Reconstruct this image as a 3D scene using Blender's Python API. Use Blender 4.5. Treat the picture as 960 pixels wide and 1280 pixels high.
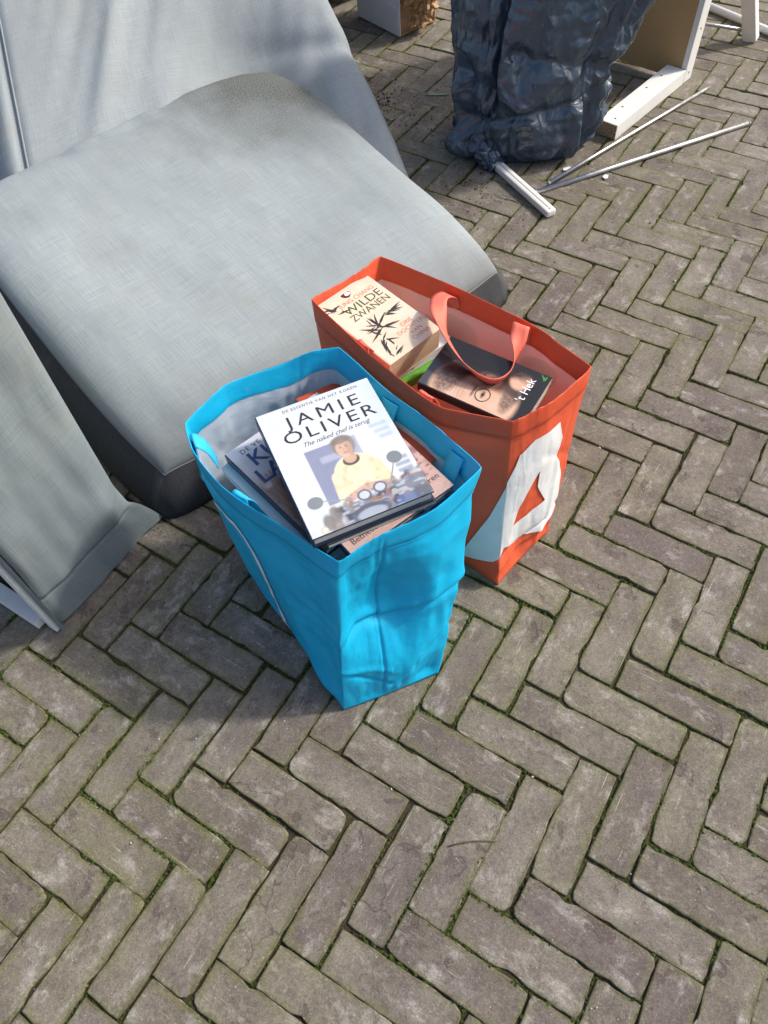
import bpy, bmesh, math, random
import numpy as np
from mathutils import Vector, Matrix, noise

# ------------------------------------------------------------------ scene, camera, light
scn = bpy.context.scene
for o in list(bpy.data.objects): bpy.data.objects.remove(o)
COL = scn.collection
RW = ((0.99649408, -0.06930422, -0.04686657),
      (-0.08366332, -0.82546628, -0.55821669),
      (0.0, 0.56018063, -0.82837048))
CAM_H = 1.3029
cam_d = bpy.data.cameras.new('camera'); cam = bpy.data.objects.new('camera', cam_d); COL.objects.link(cam)
cam_d.sensor_fit = 'VERTICAL'; cam_d.sensor_height = 36.0; cam_d.lens = 36.0 * 945.0 / 1280.0
cam_d.clip_start = 0.02; cam_d.clip_end = 300
M3 = Matrix((RW[0], tuple(-v for v in RW[1]), tuple(-v for v in RW[2]))).transposed()
cam.matrix_world = Matrix.Translation((0, 0, CAM_H)) @ M3.to_4x4()
scn.camera = cam

SUN_AZ = Vector((0.965, 0.262)); SUN_EL = math.radians(42)
sun_vec = Vector((SUN_AZ.x * math.cos(SUN_EL), SUN_AZ.y * math.cos(SUN_EL), math.sin(SUN_EL)))
world = bpy.data.worlds.new('World'); scn.world = world; world.use_nodes = True
wn = world.node_tree.nodes; wl = world.node_tree.links
sky = wn.new('ShaderNodeTexSky'); sky.sky_type = 'NISHITA'; sky.sun_disc = False
sky.sun_elevation = SUN_EL; sky.sun_rotation = math.atan2(SUN_AZ.x, SUN_AZ.y)
sky.dust_density = 4.0; sky.air_density = 1.0; sky.ozone_density = 0.6
wl.new(sky.outputs[0], wn['Background'].inputs[0]); wn['Background'].inputs[1].default_value = 0.15
sun_d = bpy.data.lights.new('sun', 'SUN'); sun_d.energy = 2.5; sun_d.angle = math.radians(4.0); sun_d.color = (1.0, 0.965, 0.91)
sun = bpy.data.objects.new('sun', sun_d); COL.objects.link(sun)
sun.rotation_euler = sun_vec.to_track_quat('Z', 'Y').to_euler(); sun.location = (3, 1, 4)
scn.view_settings.view_transform = 'Standard'; scn.view_settings.look = 'None'
scn.view_settings.exposure = 0.52; scn.view_settings.gamma = 1.0

rnd = random.Random(11)

# ------------------------------------------------------------------ helpers
def lin(r, g, b):
    f = lambda c: c / 12.92 if c <= 0.04045 else ((c + 0.055) / 1.055) ** 2.4
    return (f(r / 255), f(g / 255), f(b / 255))
def tag(o, label=None, cat=None, group=None, kind=None):
    if label: o['label'] = label
    if cat: o['category'] = cat
    if group: o['group'] = group
    if kind: o['kind'] = kind
    return o
def empty(name, loc, label, cat, group=None):
    o = bpy.data.objects.new(name, None); COL.objects.link(o); o.location = loc; o.empty_display_size = .05
    return tag(o, label, cat, group)
def mesh_obj(name, verts, faces, mat, parent=None, smooth=True, uvs=None, cols=None, world_coords=True):
    """verts are world coordinates unless world_coords is False (then local to the parent)"""
    me = bpy.data.meshes.new(name)
    me.from_pydata([tuple(v) for v in verts], [], faces)
    if uvs is not None:
        uvl = me.uv_layers.new(name='UVMap'); arr = np.array(uvs, dtype=np.float32)
        li = np.empty(len(me.loops), dtype=np.int32); me.loops.foreach_get('vertex_index', li)
        uvl.data.foreach_set('uv', arr[li].ravel())
    if cols is not None:
        ca = me.color_attributes.new('print', 'FLOAT_COLOR', 'POINT')
        c4 = np.ones((len(verts), 4), dtype=np.float32); c4[:, :3] = cols
        ca.data.foreach_set('color', c4.ravel())
    if smooth: me.polygons.foreach_set('use_smooth', [True] * len(me.polygons))
    if mat: me.materials.append(mat)
    me.update()
    o = bpy.data.objects.new(name, me); COL.objects.link(o)
    if parent:
        o.parent = parent
        if world_coords: o.matrix_parent_inverse = parent_matrix(parent).inverted()
    return o
def parent_matrix(p):
    m = Matrix.LocRotScale(p.location, p.rotation_euler, p.scale) if p.rotation_mode != 'QUATERNION' else Matrix.LocRotScale(p.location, p.rotation_quaternion, p.scale)
    return m if p.parent is None else parent_matrix(p.parent) @ p.matrix_parent_inverse @ m
def grid_faces(nu, nv, closed=False, flip=False):
    """vertex index = j*nu + i"""
    fs = []
    for j in range(nv - 1):
        for i in range(nu if closed else nu - 1):
            a = j * nu + i; b = j * nu + (i + 1) % nu; c = (j + 1) * nu + (i + 1) % nu; d = (j + 1) * nu + i
            fs.append((a, d, c, b) if flip else (a, b, c, d))
    return fs
def box_data(x0, x1, y0, y1, z0, z1, bev=0.0):
    bm = bmesh.new(); bmesh.ops.create_cube(bm, size=1)
    for v in bm.verts:
        v.co = Vector(((x0 + x1) / 2 + v.co.x * (x1 - x0), (y0 + y1) / 2 + v.co.y * (y1 - y0), (z0 + z1) / 2 + v.co.z * (z1 - z0)))
    if bev: bmesh.ops.bevel(bm, geom=bm.edges[:], offset=bev, segments=2, affect='EDGES', profile=.6)
    bm.verts.index_update()
    vs = [v.co.copy() for v in bm.verts]; fs = [[v.index for v in f.verts] for f in bm.faces]; bm.free()
    return vs, fs
def beam(name, a, b, w, h, mat, parent=None, up=(0, 0, 1), bev=.0015, wear=0.0):
    """box from a to b (centre line), w across, h along up"""
    a, b = Vector(a), Vector(b); x = (b - a); L = x.length; x.normalize(); up = Vector(up)
    y = up.cross(x).normalized(); z = x.cross(y)
    vs, fs = box_data(0, L, -w / 2, w / 2, -h / 2, h / 2, bev)
    uvs = [(v.x, v.y + v.z) for v in vs]
    return mesh_obj(name, [a + x * v.x + y * v.y + z * v.z for v in vs], fs, mat, parent, smooth=False, uvs=uvs)
def tube(name, pts, r, mat, parent=None, seg=10, caps=True):
    pts = [Vector(p) for p in pts]; vs = []; n = len(pts)
    for i, p in enumerate(pts):
        t = (pts[min(i + 1, n - 1)] - pts[max(i - 1, 0)]).normalized()
        s = t.cross(Vector((0, 0, 1)));
        if s.length < 1e-3: s = Vector((1, 0, 0))
        s.normalize(); u = s.cross(t)
        rr = r[i] if isinstance(r, (list, tuple)) else r
        for k in range(seg):
            an = 2 * math.pi * k / seg; vs.append(p + s * math.cos(an) * rr + u * math.sin(an) * rr)
    fs = grid_faces(seg, n, closed=True, flip=True)
    if caps: fs += [tuple(range(seg)), tuple(range((n - 1) * seg, n * seg))[::-1]]
    return mesh_obj(name, vs, fs, mat, parent, smooth=True)
def inpoly(x, y, poly):
    c = False; n = len(poly); j = n - 1
    for i in range(n):
        xi, yi = poly[i]; xj, yj = poly[j]
        if (yi > y) != (yj > y) and x < (xj - xi) * (y - yi) / (yj - yi) + xi: c = not c
        j = i
    return c
def nz(x, y, z=0.0): return noise.noise(Vector((x, y, z)))
def sstep(a, b, x):
    t = min(1, max(0, (x - a) / (b - a))); return t * t * (3 - 2 * t)

# ------------------------------------------------------------------ material helpers
class NT:
    def __init__(self, name):
        self.m = bpy.data.materials.new(name); self.m.use_nodes = True
        self.n = self.m.node_tree.nodes; self.l = self.m.node_tree.links
        self.b = self.n['Principled BSDF']; self.out = self.n['Material Output']
    def node(self, t, **kw):
        nd = self.n.new(t)
        for k, v in kw.items(): setattr(nd, k, v)
        return nd
    def link(self, a, b): self.l.new(a, b)
    def setin(self, sock, v):
        if isinstance(v, bpy.types.NodeSocket): self.link(v, sock)
        else: sock.default_value = v
    def math(self, op, a, b=0.0, clamp=False):
        nd = self.node('ShaderNodeMath', operation=op, use_clamp=clamp); self.setin(nd.inputs[0], a); self.setin(nd.inputs[1], b); return nd.outputs[0]
    def mix(self, fac, a, b, mode='MIX'):
        nd = self.node('ShaderNodeMix', data_type='RGBA', blend_type=mode)
        self.setin(nd.inputs[0], fac)
        for s, v in ((nd.inputs[6], a), (nd.inputs[7], b)): self.setin(s, v if isinstance(v, bpy.types.NodeSocket) else (*v[:3], 1))
        return nd.outputs[2]
    def noise(self, vec, scale, detail=4, rough=.55, dist=0.0):
        nd = self.node('ShaderNodeTexNoise'); nd.inputs['Scale'].default_value = scale; nd.inputs['Detail'].default_value = detail
        nd.inputs['Roughness'].default_value = rough; nd.inputs['Distortion'].default_value = dist
        if vec is not None: self.link(vec, nd.inputs['Vector'])
        return nd.outputs['Fac']
    def voro(self, vec, scale, feature='F1'):
        nd = self.node('ShaderNodeTexVoronoi', feature=feature); nd.inputs['Scale'].default_value = scale
        self.link(vec, nd.inputs['Vector']); return nd.outputs['Distance']
    def mapping(self, vec, scale=(1, 1, 1), rot=(0, 0, 0), loc=(0, 0, 0)):
        nd = self.node('ShaderNodeMapping'); self.link(vec, nd.inputs[0]); nd.inputs['Scale'].default_value = scale
        nd.inputs['Rotation'].default_value = rot; self.setin(nd.inputs['Location'], loc); return nd.outputs[0]
    def ramp(self, fac, p0, p1, v0=0.0, v1=1.0):
        nd = self.node('ShaderNodeMapRange'); self.setin(nd.inputs[0], fac)
        for i, v in zip((1, 2, 3, 4), (p0, p1, v0, v1)): nd.inputs[i].default_value = v
        return nd.outputs[0]
    def bump(self, h, strength, dist, prev=None):
        nd = self.node('ShaderNodeBump'); nd.inputs['Strength'].default_value = strength; nd.inputs['Distance'].default_value = dist
        self.link(h, nd.inputs['Height'])
        if prev is not None: self.link(prev, nd.inputs['Normal'])
        return nd.outputs[0]
    def coord(self, which='Object'): return self.node('ShaderNodeTexCoord').outputs[which]
    def done(self, col=None, rough=None, normal=None, **kw):
        if col is not None: self.setin(self.b.inputs['Base Color'], col if isinstance(col, bpy.types.NodeSocket) else (*col[:3], 1))
        if rough is not None: self.setin(self.b.inputs['Roughness'], rough)
        if normal is not None: self.link(normal, self.b.inputs['Normal'])
        for k, v in kw.items(): self.setin(self.b.inputs[k.replace('_', ' ')], v)
        return self.m
def simple(name, col, rough=.6, var=.08, scale=40, bump=0.0, **kw):
    t = NT(name); v = t.coord('Object'); n = t.noise(v, scale, 5)
    dark = tuple(c * (1 - var * 2) for c in col); light = tuple(min(1, c * (1 + var * 2)) for c in col)
    c = t.mix(n, dark, light)
    nm = t.bump(t.noise(v, scale * 6, 4), bump, .002) if bump else None
    return t.done(c, rough, nm, **kw)

# ------------------------------------------------------------------ pavement
PL, PR = 0.21, 3.00099; PW = PL / PR
UV2W = ((0.81021742, 0.58612945), (-0.58612945, 0.81021742)); UVO = (-0.0367404, -0.5993686)
CU = [-0.0044, 0.0021, 0.0093, -0.0031, 0.0031, -0.0124, -0.0062, -0.0132, -0.0166, -0.0155]
CV = [0.0038, 0.0124, -0.0045, -0.0152, -0.0056, -0.0059, 0.0062, 0.0092, 0.0067, -0.0055]
def uv_to_world(u, v):
    a = min(.75, max(-.78, u + .262726)); b = min(1.45, max(-1.1, v - .293318))
    bas = [a ** i * b ** j for i in range(4) for j in range(4 - i)]
    u += sum(c * x for c, x in zip(CU, bas)); v += sum(c * x for c, x in zip(CV, bas))
    du, dv = u - UVO[0], v - UVO[1]
    return UV2W[0][0] * du + UV2W[0][1] * dv, UV2W[1][0] * du + UV2W[1][1] * dv
ANG_U = math.atan2(UV2W[1][0], UV2W[0][0])

def paver_material(name, per_object):
    t = NT(name)
    uv = t.coord('UV')
    if per_object: r = t.node('ShaderNodeObjectInfo').outputs['Random']
    else:
        a = t.node('ShaderNodeAttribute', attribute_name='print'); sep0 = t.node('ShaderNodeSeparateColor'); t.link(a.outputs['Color'], sep0.inputs[0]); r = sep0.outputs[0]
    sep = t.node('ShaderNodeSeparateXYZ'); t.link(uv, sep.inputs[0])
    cmb = t.node('ShaderNodeCombineXYZ'); t.link(sep.outputs[0], cmb.inputs[0]); t.link(sep.outputs[1], cmb.inputs[1]); t.link(t.math('MULTIPLY', r, 31.7), cmb.inputs[2])
    V = cmb.outputs[0]
    W = t.node('ShaderNodeNewGeometry').outputs['Position']; reg = t.noise(W, 1.7, 4, .6); reg2 = t.noise(t.mapping(W, loc=(7, 3, 0)), 4.5, 5, .6)
    ru = t.math('FRACT', t.math('MULTIPLY', r, 7.31)); rv = t.math('FRACT', t.math('MULTIPLY', r, 13.7)); rw = t.math('FRACT', t.math('MULTIPLY', r, 29.3))
    c = t.mix(ru, (.205, .180, .152), (.198, .178, .132))
    c = t.mix(t.ramp(rv, .45, 1.0, 0, .75), c, (.128, .102, .096))
    c = t.mix(t.ramp(rw, .8, 1.0, 0, .5), c, (.29, .262, .228))
    big = t.noise(V, 14, 5, .6); c = t.mix(t.ramp(big, .32, .64, .72, 0), c, (.098, .078, .070))
    # olive film
    alg = t.noise(t.mapping(V, loc=(3, 7, 1)), 22, 5, .6)
    c = t.mix(t.math('MULTIPLY', t.ramp(alg, .40, .70, .05, .75), t.ramp(reg, .42, .64, .05, 1.0)), c, (.168, .156, .092))
    c = t.mix(t.ramp(reg2, .54, .70, 0, .6), c, (.078, .062, .056))
    # edge moss and dirt
    dx = t.math('SUBTRACT', PL / 2 - .003, t.math('ABSOLUTE', sep.outputs[0])); dy = t.math('SUBTRACT', PW / 2 - .003, t.math('ABSOLUTE', sep.outputs[1]))
    d = t.math('MINIMUM', dx, dy)
    ed = t.math('ADD', d, t.math('MULTIPLY', t.math('SUBTRACT', t.noise(V, 60, 4), .5), .022))
    c = t.mix(t.math('MULTIPLY', t.ramp(ed, 0.0, .011, .75, 0), t.ramp(reg, .35, .6, .35, 1.0)), c, (.135, .135, .045))
    c = t.mix(t.ramp(t.math('ADD', d, t.math('MULTIPLY', t.math('SUBTRACT', t.noise(t.mapping(V, loc=(5, 1, 2)), 45, 3), .5), .012)), 0.0, .0028, .6, 0), c, (.075, .066, .040))
    # peeled dark patches with crisp outlines
    pe = t.noise(t.mapping(V, loc=(11, 2, 4)), 16, 7, .62, .4)
    c = t.mix(t.ramp(pe, .618, .632, 0, .6), c, (.085, .062, .054))
    # pale mortar scuffs
    sc = t.noise(t.mapping(V, loc=(1, 9, 5), scale=(1, 1.6, 1)), 19, 9, .68, .2)
    c = t.mix(t.ramp(sc, .545, .70, 0, .62), c, (.40, .37, .34))
    # scratches
    ws = t.mapping(V, rot=(0, 0, .7), scale=(9, 420, 3)); s1 = t.noise(ws, 1.0, 2, .5)
    gate = t.noise(t.mapping(V, loc=(4, 4, 4)), 24, 2)
    c = t.mix(t.math('MULTIPLY', t.ramp(s1, .66, .72, 0, .6), t.ramp(gate, .5, .62)), c, (.48, .45, .42))
    # blotchy grime and hairline cracks
    bl = t.noise(t.mapping(V, loc=(8, 3, 9)), 48, 8, .72); c = t.mix(t.ramp(bl, .52, .70, 0, .5), c, (.075, .062, .054))
    ck = t.node('ShaderNodeTexVoronoi', feature='DISTANCE_TO_EDGE'); ck.inputs['Scale'].default_value = 6.5; wv = t.node('ShaderNodeVectorMath', operation='ADD'); t.link(V, wv.inputs[0])
    nv_ = t.node('ShaderNodeTexNoise'); nv_.inputs['Scale'].default_value = 30; t.link(V, nv_.inputs['Vector']); sv = t.node('ShaderNodeVectorMath', operation='SCALE'); t.link(nv_.outputs['Color'], sv.inputs[0]); sv.inputs['Scale'].default_value = .05; t.link(sv.outputs[0], wv.inputs[1]); t.link(wv.outputs[0], ck.inputs['Vector'])
    ckm = t.math('MULTIPLY', t.ramp(ck.outputs['Distance'], .004, .010, 1, 0), t.ramp(t.math('FRACT', t.math('MULTIPLY', r, 53.1)), .93, .95)); c = t.mix(t.math('MULTIPLY', ckm, .5), c, (.04, .034, .026))
    # grain
    g = t.noise(V, 330, 4, .8); c = t.mix(1.0, c, t.node_gray(g, .52, 1.50), 'MULTIPLY'); gm = t.noise(t.mapping(V, loc=(6, 1, 3)), 120, 5, .75); c = t.mix(1.0, c, t.node_gray(gm, .72, 1.30), 'MULTIPLY')
    g2 = t.noise(t.mapping(V, loc=(2, 2, 2)), 230, 3, .7)
    c = t.mix(t.ramp(g2, .66, .71, 0, .75), c, (.50, .47, .43)); c = t.mix(t.ramp(g2, .34, .29, 0, .75), c, (.05, .042, .036))
    nb = t.bump(t.noise(V, 320, 5, .8), .75, .0022); nb = t.bump(t.noise(V, 75, 6, .65), .42, .0026, nb)
    nb = t.bump(t.ramp(pe, .612, .638, 1, 0), .5, .0018, nb)
    return t.done(c, .82, nb, Specular_IOR_Level=.3)
def node_gray(self, f, a, b):
    v = self.ramp(f, .25, .75, a, b); nd = self.node('ShaderNodeCombineColor')
    for i in range(3): self.link(v, nd.inputs[i])
    return nd.outputs[0]
NT.node_gray = node_gray
M_paver = paver_material('paver_clay', True); M_paver_far = paver_material('paver_clay_far', False)

def soil_material():
    t = NT('joint_soil'); v = t.coord('Object')
    n = t.noise(v, 9, 6, .6); n2 = t.noise(v, 260, 5, .7)
    c = t.mix(n2, (.022, .017, .011), (.105, .084, .056))
    c = t.mix(t.math('MULTIPLY', t.ramp(n, .46, .62, 0, .75), t.ramp(t.noise(v, 90, 4), .35, .6)), c, (.070, .098, .020))
    return t.done(c, .95, t.bump(n2, 1.0, .006), Specular_IOR_Level=.1)
M_soil = soil_material()

# ground sheet
def ground():
    o = mesh_obj('ground', [(-40, -40, -.0048), (40, -40, -.0048), (40, 40, -.0048), (-40, 40, -.0048)], [(0, 1, 2, 3)], M_soil, smooth=False)
    tag(o, kind='structure'); return o
GROUND = ground()
PAVE = tag(bpy.data.objects.new('pavement', None), kind='structure'); COL.objects.link(PAVE)

def brick_mesh(seed, broken=False):
    r = random.Random(seed); a, b = PL / 2 - .0011 - r.random() * .0011, PW / 2 - .0010 - r.random() * .0012
    pts = []; ns, nw = 13, 5
    def side(p, q, n):
        for i in range(n): pts.append((p[0] + (q[0] - p[0]) * i / n, p[1] + (q[1] - p[1]) * i / n))
    side((-a, -b), (a, -b), ns); side((a, -b), (a, b), nw); side((a, b), (-a, b), ns); side((-a, b), (-a, -b), nw)
    chips = [(r.uniform(-a, a), r.choice((-b, b)), r.uniform(.004, .012)) for _ in range(r.choice((0, 1, 1, 2, 3)))]
    corners = [(sx * a, sy * b, r.uniform(.002, .006) if r.random() < .86 else r.uniform(.008, .015)) for sx in (-1, 1) for sy in (-1, 1)]
    res = []
    for (x, y) in pts:
        x += r.gauss(0, .0006); y += r.gauss(0, .0006)
        for cx, cy, cr in chips:
            dd = math.hypot(x - cx, y - cy)
            if dd < cr * 1.5: y -= math.copysign((1 - dd / (cr * 1.5)) * cr * .55, y)
        for cx, cy, cr in corners:
            dd = math.hypot(x - cx, y - cy)
            if dd < cr: x -= math.copysign((1 - dd / cr) * cr * .38, cx); y -= math.copysign((1 - dd / cr) * cr * .38, cy)
        res.append((x, y))
    n = len(res); vs = []
    for k, (ins, z) in enumerate(((0, -.030), (0, -.0018), (.0007, -.0005), (.0022, 0.0))):
        for x, y in res:
            sc_x = 1 - ins / a; sc_y = 1 - ins / b
            zz = z + (r.gauss(0, .0002) if k == 2 else 0)
            vs.append((x * sc_x, y * sc_y, zz))
    fs = grid_faces(n, 4, closed=True)
    # slightly domed, uneven top
    m0 = len(vs); cols_n = 5
    cen = []
    for i in range(cols_n):
        x = -a * .8 + a * 1.6 * i / (cols_n - 1); vs.append((x, 0, 0.0)); cen.append(m0 + i)
    top = list(range(3 * n, 4 * n))
    # connect ring to the centre line
    def near(idx):
        x = vs[idx][0]; k = round((x + a * .8) / (a * 1.6) * (cols_n - 1)); return cen[max(0, min(cols_n - 1, k))]
    for i in range(n):
        p, q = top[i], top[(i + 1) % n]; cp, cq = near(p), near(q)
        fs.append((p, q, cq) if cp == cq else (p, q, cq, cp))
    me = bpy.data.meshes.new('paver'); me.from_pydata(vs, [], fs)
    uvl = me.uv_layers.new(name='UVMap'); arr = np.array([(v[0], v[1]) for v in vs], dtype=np.float32)
    li = np.empty(len(me.loops), dtype=np.int32); me.loops.foreach_get('vertex_index', li); uvl.data.foreach_set('uv', arr[li].ravel())
    me.polygons.foreach_set('use_smooth', [k < 3 * n for k in range(len(me.polygons))]); me.materials.append(M_paver); me.update()
    return me, vs, fs
VARS = [brick_mesh(100 + k) for k in range(26)]
VIEW = [(-0.66, -0.02), (0.52, -0.10), (1.63, 3.08), (-0.10, 3.40), (0.141, 1.973), (0.299, 1.58), (-0.464, .93), (-0.63, .66), (-0.80, .78)]
cells = []
for i in range(-75, 90):
    for j in range(-26, 20):
        u0, v0 = i * PW + j * (PL + PW), i * PW + j * (PW - PL)
        for (cu, cv, o90) in ((u0 + PL / 2, v0 + PW / 2, 0), (u0 + PL + PW / 2, v0 + PW - PL / 2, 1)):
            x, y = uv_to_world(cu, cv)
            if -2.3 < x < 2.9 and -.9 < y < 5.2: cells.append((x, y, o90))
cells.sort(key=lambda c: (c[0] - .1) ** 2 + (c[1] - .2) ** 2)
near, far = [], []
for c in cells:
    (near if inpoly(c[0], c[1], VIEW) and len(near) < 300 else far).append(c)
PAVERS = []
for k, (x, y, o90) in enumerate(near):
    o = bpy.data.objects.new('paver', VARS[rnd.randrange(len(VARS))][0]); COL.objects.link(o); o.parent = PAVE
    o.location = (x + rnd.gauss(0, .0012), y + rnd.gauss(0, .0012), max(-.0015, min(.0022, rnd.gauss(.0002, .0010))))
    o.rotation_euler = (max(-.022, min(.022, rnd.gauss(0, .011))), max(-.009, min(.009, rnd.gauss(0, .0045))), ANG_U + o90 * math.pi / 2 + rnd.choice((0, math.pi)) + rnd.gauss(0, .010))
    PAVERS.append((x, y, o.rotation_euler[2]))
fv, ff, fu, fc = [], [], [], []
for (x, y, o90) in far:
    me, vs, fs = VARS[rnd.randrange(len(VARS))]; an = ANG_U + o90 * math.pi / 2 + rnd.choice((0, math.pi)) + rnd.gauss(0, .010)
    cs, sn = math.cos(an), math.sin(an); b0 = len(fv); zz = max(-.0015, min(.002, rnd.gauss(0, .0008))); rr = rnd.random()
    for v in vs: fv.append((x + v[0] * cs - v[1] * sn, y + v[0] * sn + v[1] * cs, v[2] + zz)); fu.append((v[0], v[1])); fc.append((rr, rr, rr))
    ff += [tuple(b0 + q for q in f) for f in fs]
far_o = mesh_obj('paver_field', fv, ff, M_paver_far, PAVE, smooth=False, uvs=fu, cols=fc); tag(far_o, kind='stuff')

# moss and grit in the joints
def moss_material():
    t = NT('moss'); v = t.coord('Object'); c = t.mix(t.noise(v, 16, 4), (.042, .060, .014), (.17, .25, .040))
    c = t.mix(t.ramp(t.noise(v, 170, 3), .3, .75), (.02, .024, .008), c); return t.done(c, .9, t.bump(t.noise(v, 1500, 3), .8, .002), Specular_IOR_Level=.15)
M_moss = moss_material()
OCT = [(1, 0, 0), (0, 1, 0), (-1, 0, 0), (0, -1, 0), (0, 0, 1)]; OCF = [(0, 1, 4), (1, 2, 4), (2, 3, 4), (3, 0, 4)]
mv, mf = [], []; gv, gf = [], []
for (x, y, an) in PAVERS:
    cs, sn = math.cos(an), math.sin(an)
    for q in range(84):
        if rnd.random() < .75: lx, ly = rnd.uniform(-PL / 2, PL / 2), rnd.choice((-1, 1)) * PW / 2
        else: lx, ly = rnd.choice((-1, 1)) * PL / 2, rnd.uniform(-PW / 2, PW / 2)
        lx += rnd.gauss(0, .0014); ly += rnd.gauss(0, .0014)
        wx, wy = x + lx * cs - ly * sn, y + lx * sn + ly * cs
        dens = .52 + 1.7 * nz(wx * 3.8, wy * 3.8, 3) + .9 * nz(wx * 19, wy * 19, 8)
        if rnd.random() > dens + .12: continue
        rr = rnd.uniform(.0011, .0034) * (1 + .7 * min(1.2, max(0, dens))); b0 = len(mv); ph = rnd.random() * 2
        for (a, b, c) in OCT:
            mv.append((wx + (a * math.cos(ph) - b * math.sin(ph)) * rr * rnd.uniform(.7, 1.3), wy + (a * math.sin(ph) + b * math.cos(ph)) * rr * rnd.uniform(.7, 1.3), -.0050 + c * (.0016 + rr * 1.10) * rnd.uniform(.7, 1.25)))
        mf += [tuple(b0 + i for i in f) for f in OCF]
        if dens > .95 and rnd.random() < .45:      # small upright blades
            for bl in range(rnd.randint(2, 5)):
                b0 = len(mv); a = rnd.random() * 6.28; h = rnd.uniform(.004, .010); w = .0007
                px, py = wx + rnd.gauss(0, .002), wy + rnd.gauss(0, .002); dx, dy = math.cos(a), math.sin(a)
                mv += [(px - dy * w, py + dx * w, -.006), (px + dy * w, py - dx * w, -.006), (px + dx * h * .8, py + dy * h * .8, -.006 + h)]
                mf.append((b0, b0 + 1, b0 + 2))
    for q in range(7):
        if rnd.random() < .62: continue
        if rnd.random() < .6: lx, ly = rnd.uniform(-PL / 2, PL / 2), rnd.choice((-1, 1)) * (PW / 2 + rnd.gauss(0, .002)); z = -.004
        else: lx, ly = rnd.uniform(-PL / 2, PL / 2), rnd.uniform(-PW / 2, PW / 2); z = .0012
        wx, wy = x + lx * cs - ly * sn, y + lx * sn + ly * cs; rr = abs(rnd.gauss(0, .0009)) + .0005; b0 = len(gv)
        for (a, b, c) in OCT: gv.append((wx + a * rr * rnd.uniform(.6, 1.4), wy + b * rr * rnd.uniform(.6, 1.4), z + c * rr * 1.2))
        gf += [tuple(b0 + i for i in f) for f in OCF]
tag(mesh_obj('moss', mv, mf, M_moss, smooth=True), 'green moss growing in the joints between the pavers', 'moss', kind='stuff')
M_grit = simple('grit_grain', (.50, .47, .42), .85, .25, 90)
tag(mesh_obj('grit', gv, gf, M_grit, smooth=False), 'pale grit scattered over the brick paving', 'grit', kind='stuff')

# ------------------------------------------------------------------ sofa pieces
def fabric_material(name, base, dark=False, stain=None):
    t = NT(name); uv = t.coord('UV')
    a = t.noise(t.mapping(uv, scale=(420, 12, 1)), 1.0, 5, .7); b = t.noise(t.mapping(uv, scale=(11, 400, 1)), 1.0, 5, .7)
    slub = t.math('MAXIMUM', a, b); w = t.math('ADD', t.math('MULTIPLY', a, .5), t.math('MULTIPLY', b, .5))
    c = t.mix(t.ramp(w, .38, .62), tuple(x * .84 for x in base), tuple(min(1, x * 1.13) for x in base))
    c = t.mix(t.ramp(slub, .68, .78, 0, .22), c, tuple(min(1, x * 1.45) for x in base))
    soil = t.noise(uv, 6, 7, .65); c = t.mix(t.ramp(soil, .5, .72, 0, .34), c, (.25, .24, .20))
    soil2 = t.noise(t.mapping(uv, loc=(4, 2, 0)), 2.2, 4, .5); c = t.mix(t.ramp(soil2, .36, .62, .34, 0), c, tuple(x * .60 for x in base))
    spk = t.noise(uv, 300, 3, .6); c = t.mix(t.ramp(spk, .74, .80, 0, .5), c, (.10, .095, .085))
    if stain:
        (sx, sy, sr, amt, scol) = stain
        sep = t.node('ShaderNodeSeparateXYZ'); t.link(uv, sep.inputs[0])
        dx = t.math('SUBTRACT', sep.outputs[0], sx); dy = t.math('SUBTRACT', sep.outputs[1], sy)
        d = t.math('SQRT', t.math('ADD', t.math('MULTIPLY', dx, dx), t.math('MULTIPLY', dy, dy)))
        d = t.math('ADD', d, t.math('MULTIPLY', t.math('SUBTRACT', t.noise(uv, 9, 5), .5), .22))
        m = t.ramp(d, sr * .30, sr, 1, 0); g = t.ramp(t.noise(uv, 280, 5, .8), .38, .58, .40, 1)
        c = t.mix(t.math('MULTIPLY', t.math('MULTIPLY', m, g), amt), c, scol)
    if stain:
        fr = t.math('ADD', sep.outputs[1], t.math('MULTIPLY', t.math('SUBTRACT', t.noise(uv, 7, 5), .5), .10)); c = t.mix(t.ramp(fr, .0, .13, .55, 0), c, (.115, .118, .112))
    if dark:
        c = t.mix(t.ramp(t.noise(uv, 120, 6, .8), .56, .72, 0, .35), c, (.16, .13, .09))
    nb = t.bump(w, .5, .0022); nb = t.bump(t.noise(uv, 16, 4), .25, .006, nb)
    return t.done(c, .92, nb, Specular_IOR_Level=.1)
FB = (.296, .334, .344)
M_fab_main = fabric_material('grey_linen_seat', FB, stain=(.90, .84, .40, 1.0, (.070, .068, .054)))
M_fab_back = fabric_material('grey_linen_back', (.30, .332, .342))
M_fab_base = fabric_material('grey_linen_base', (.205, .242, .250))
M_fab_dark = fabric_material('charcoal_lining', (.052, .054, .058), dark=True)

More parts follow.
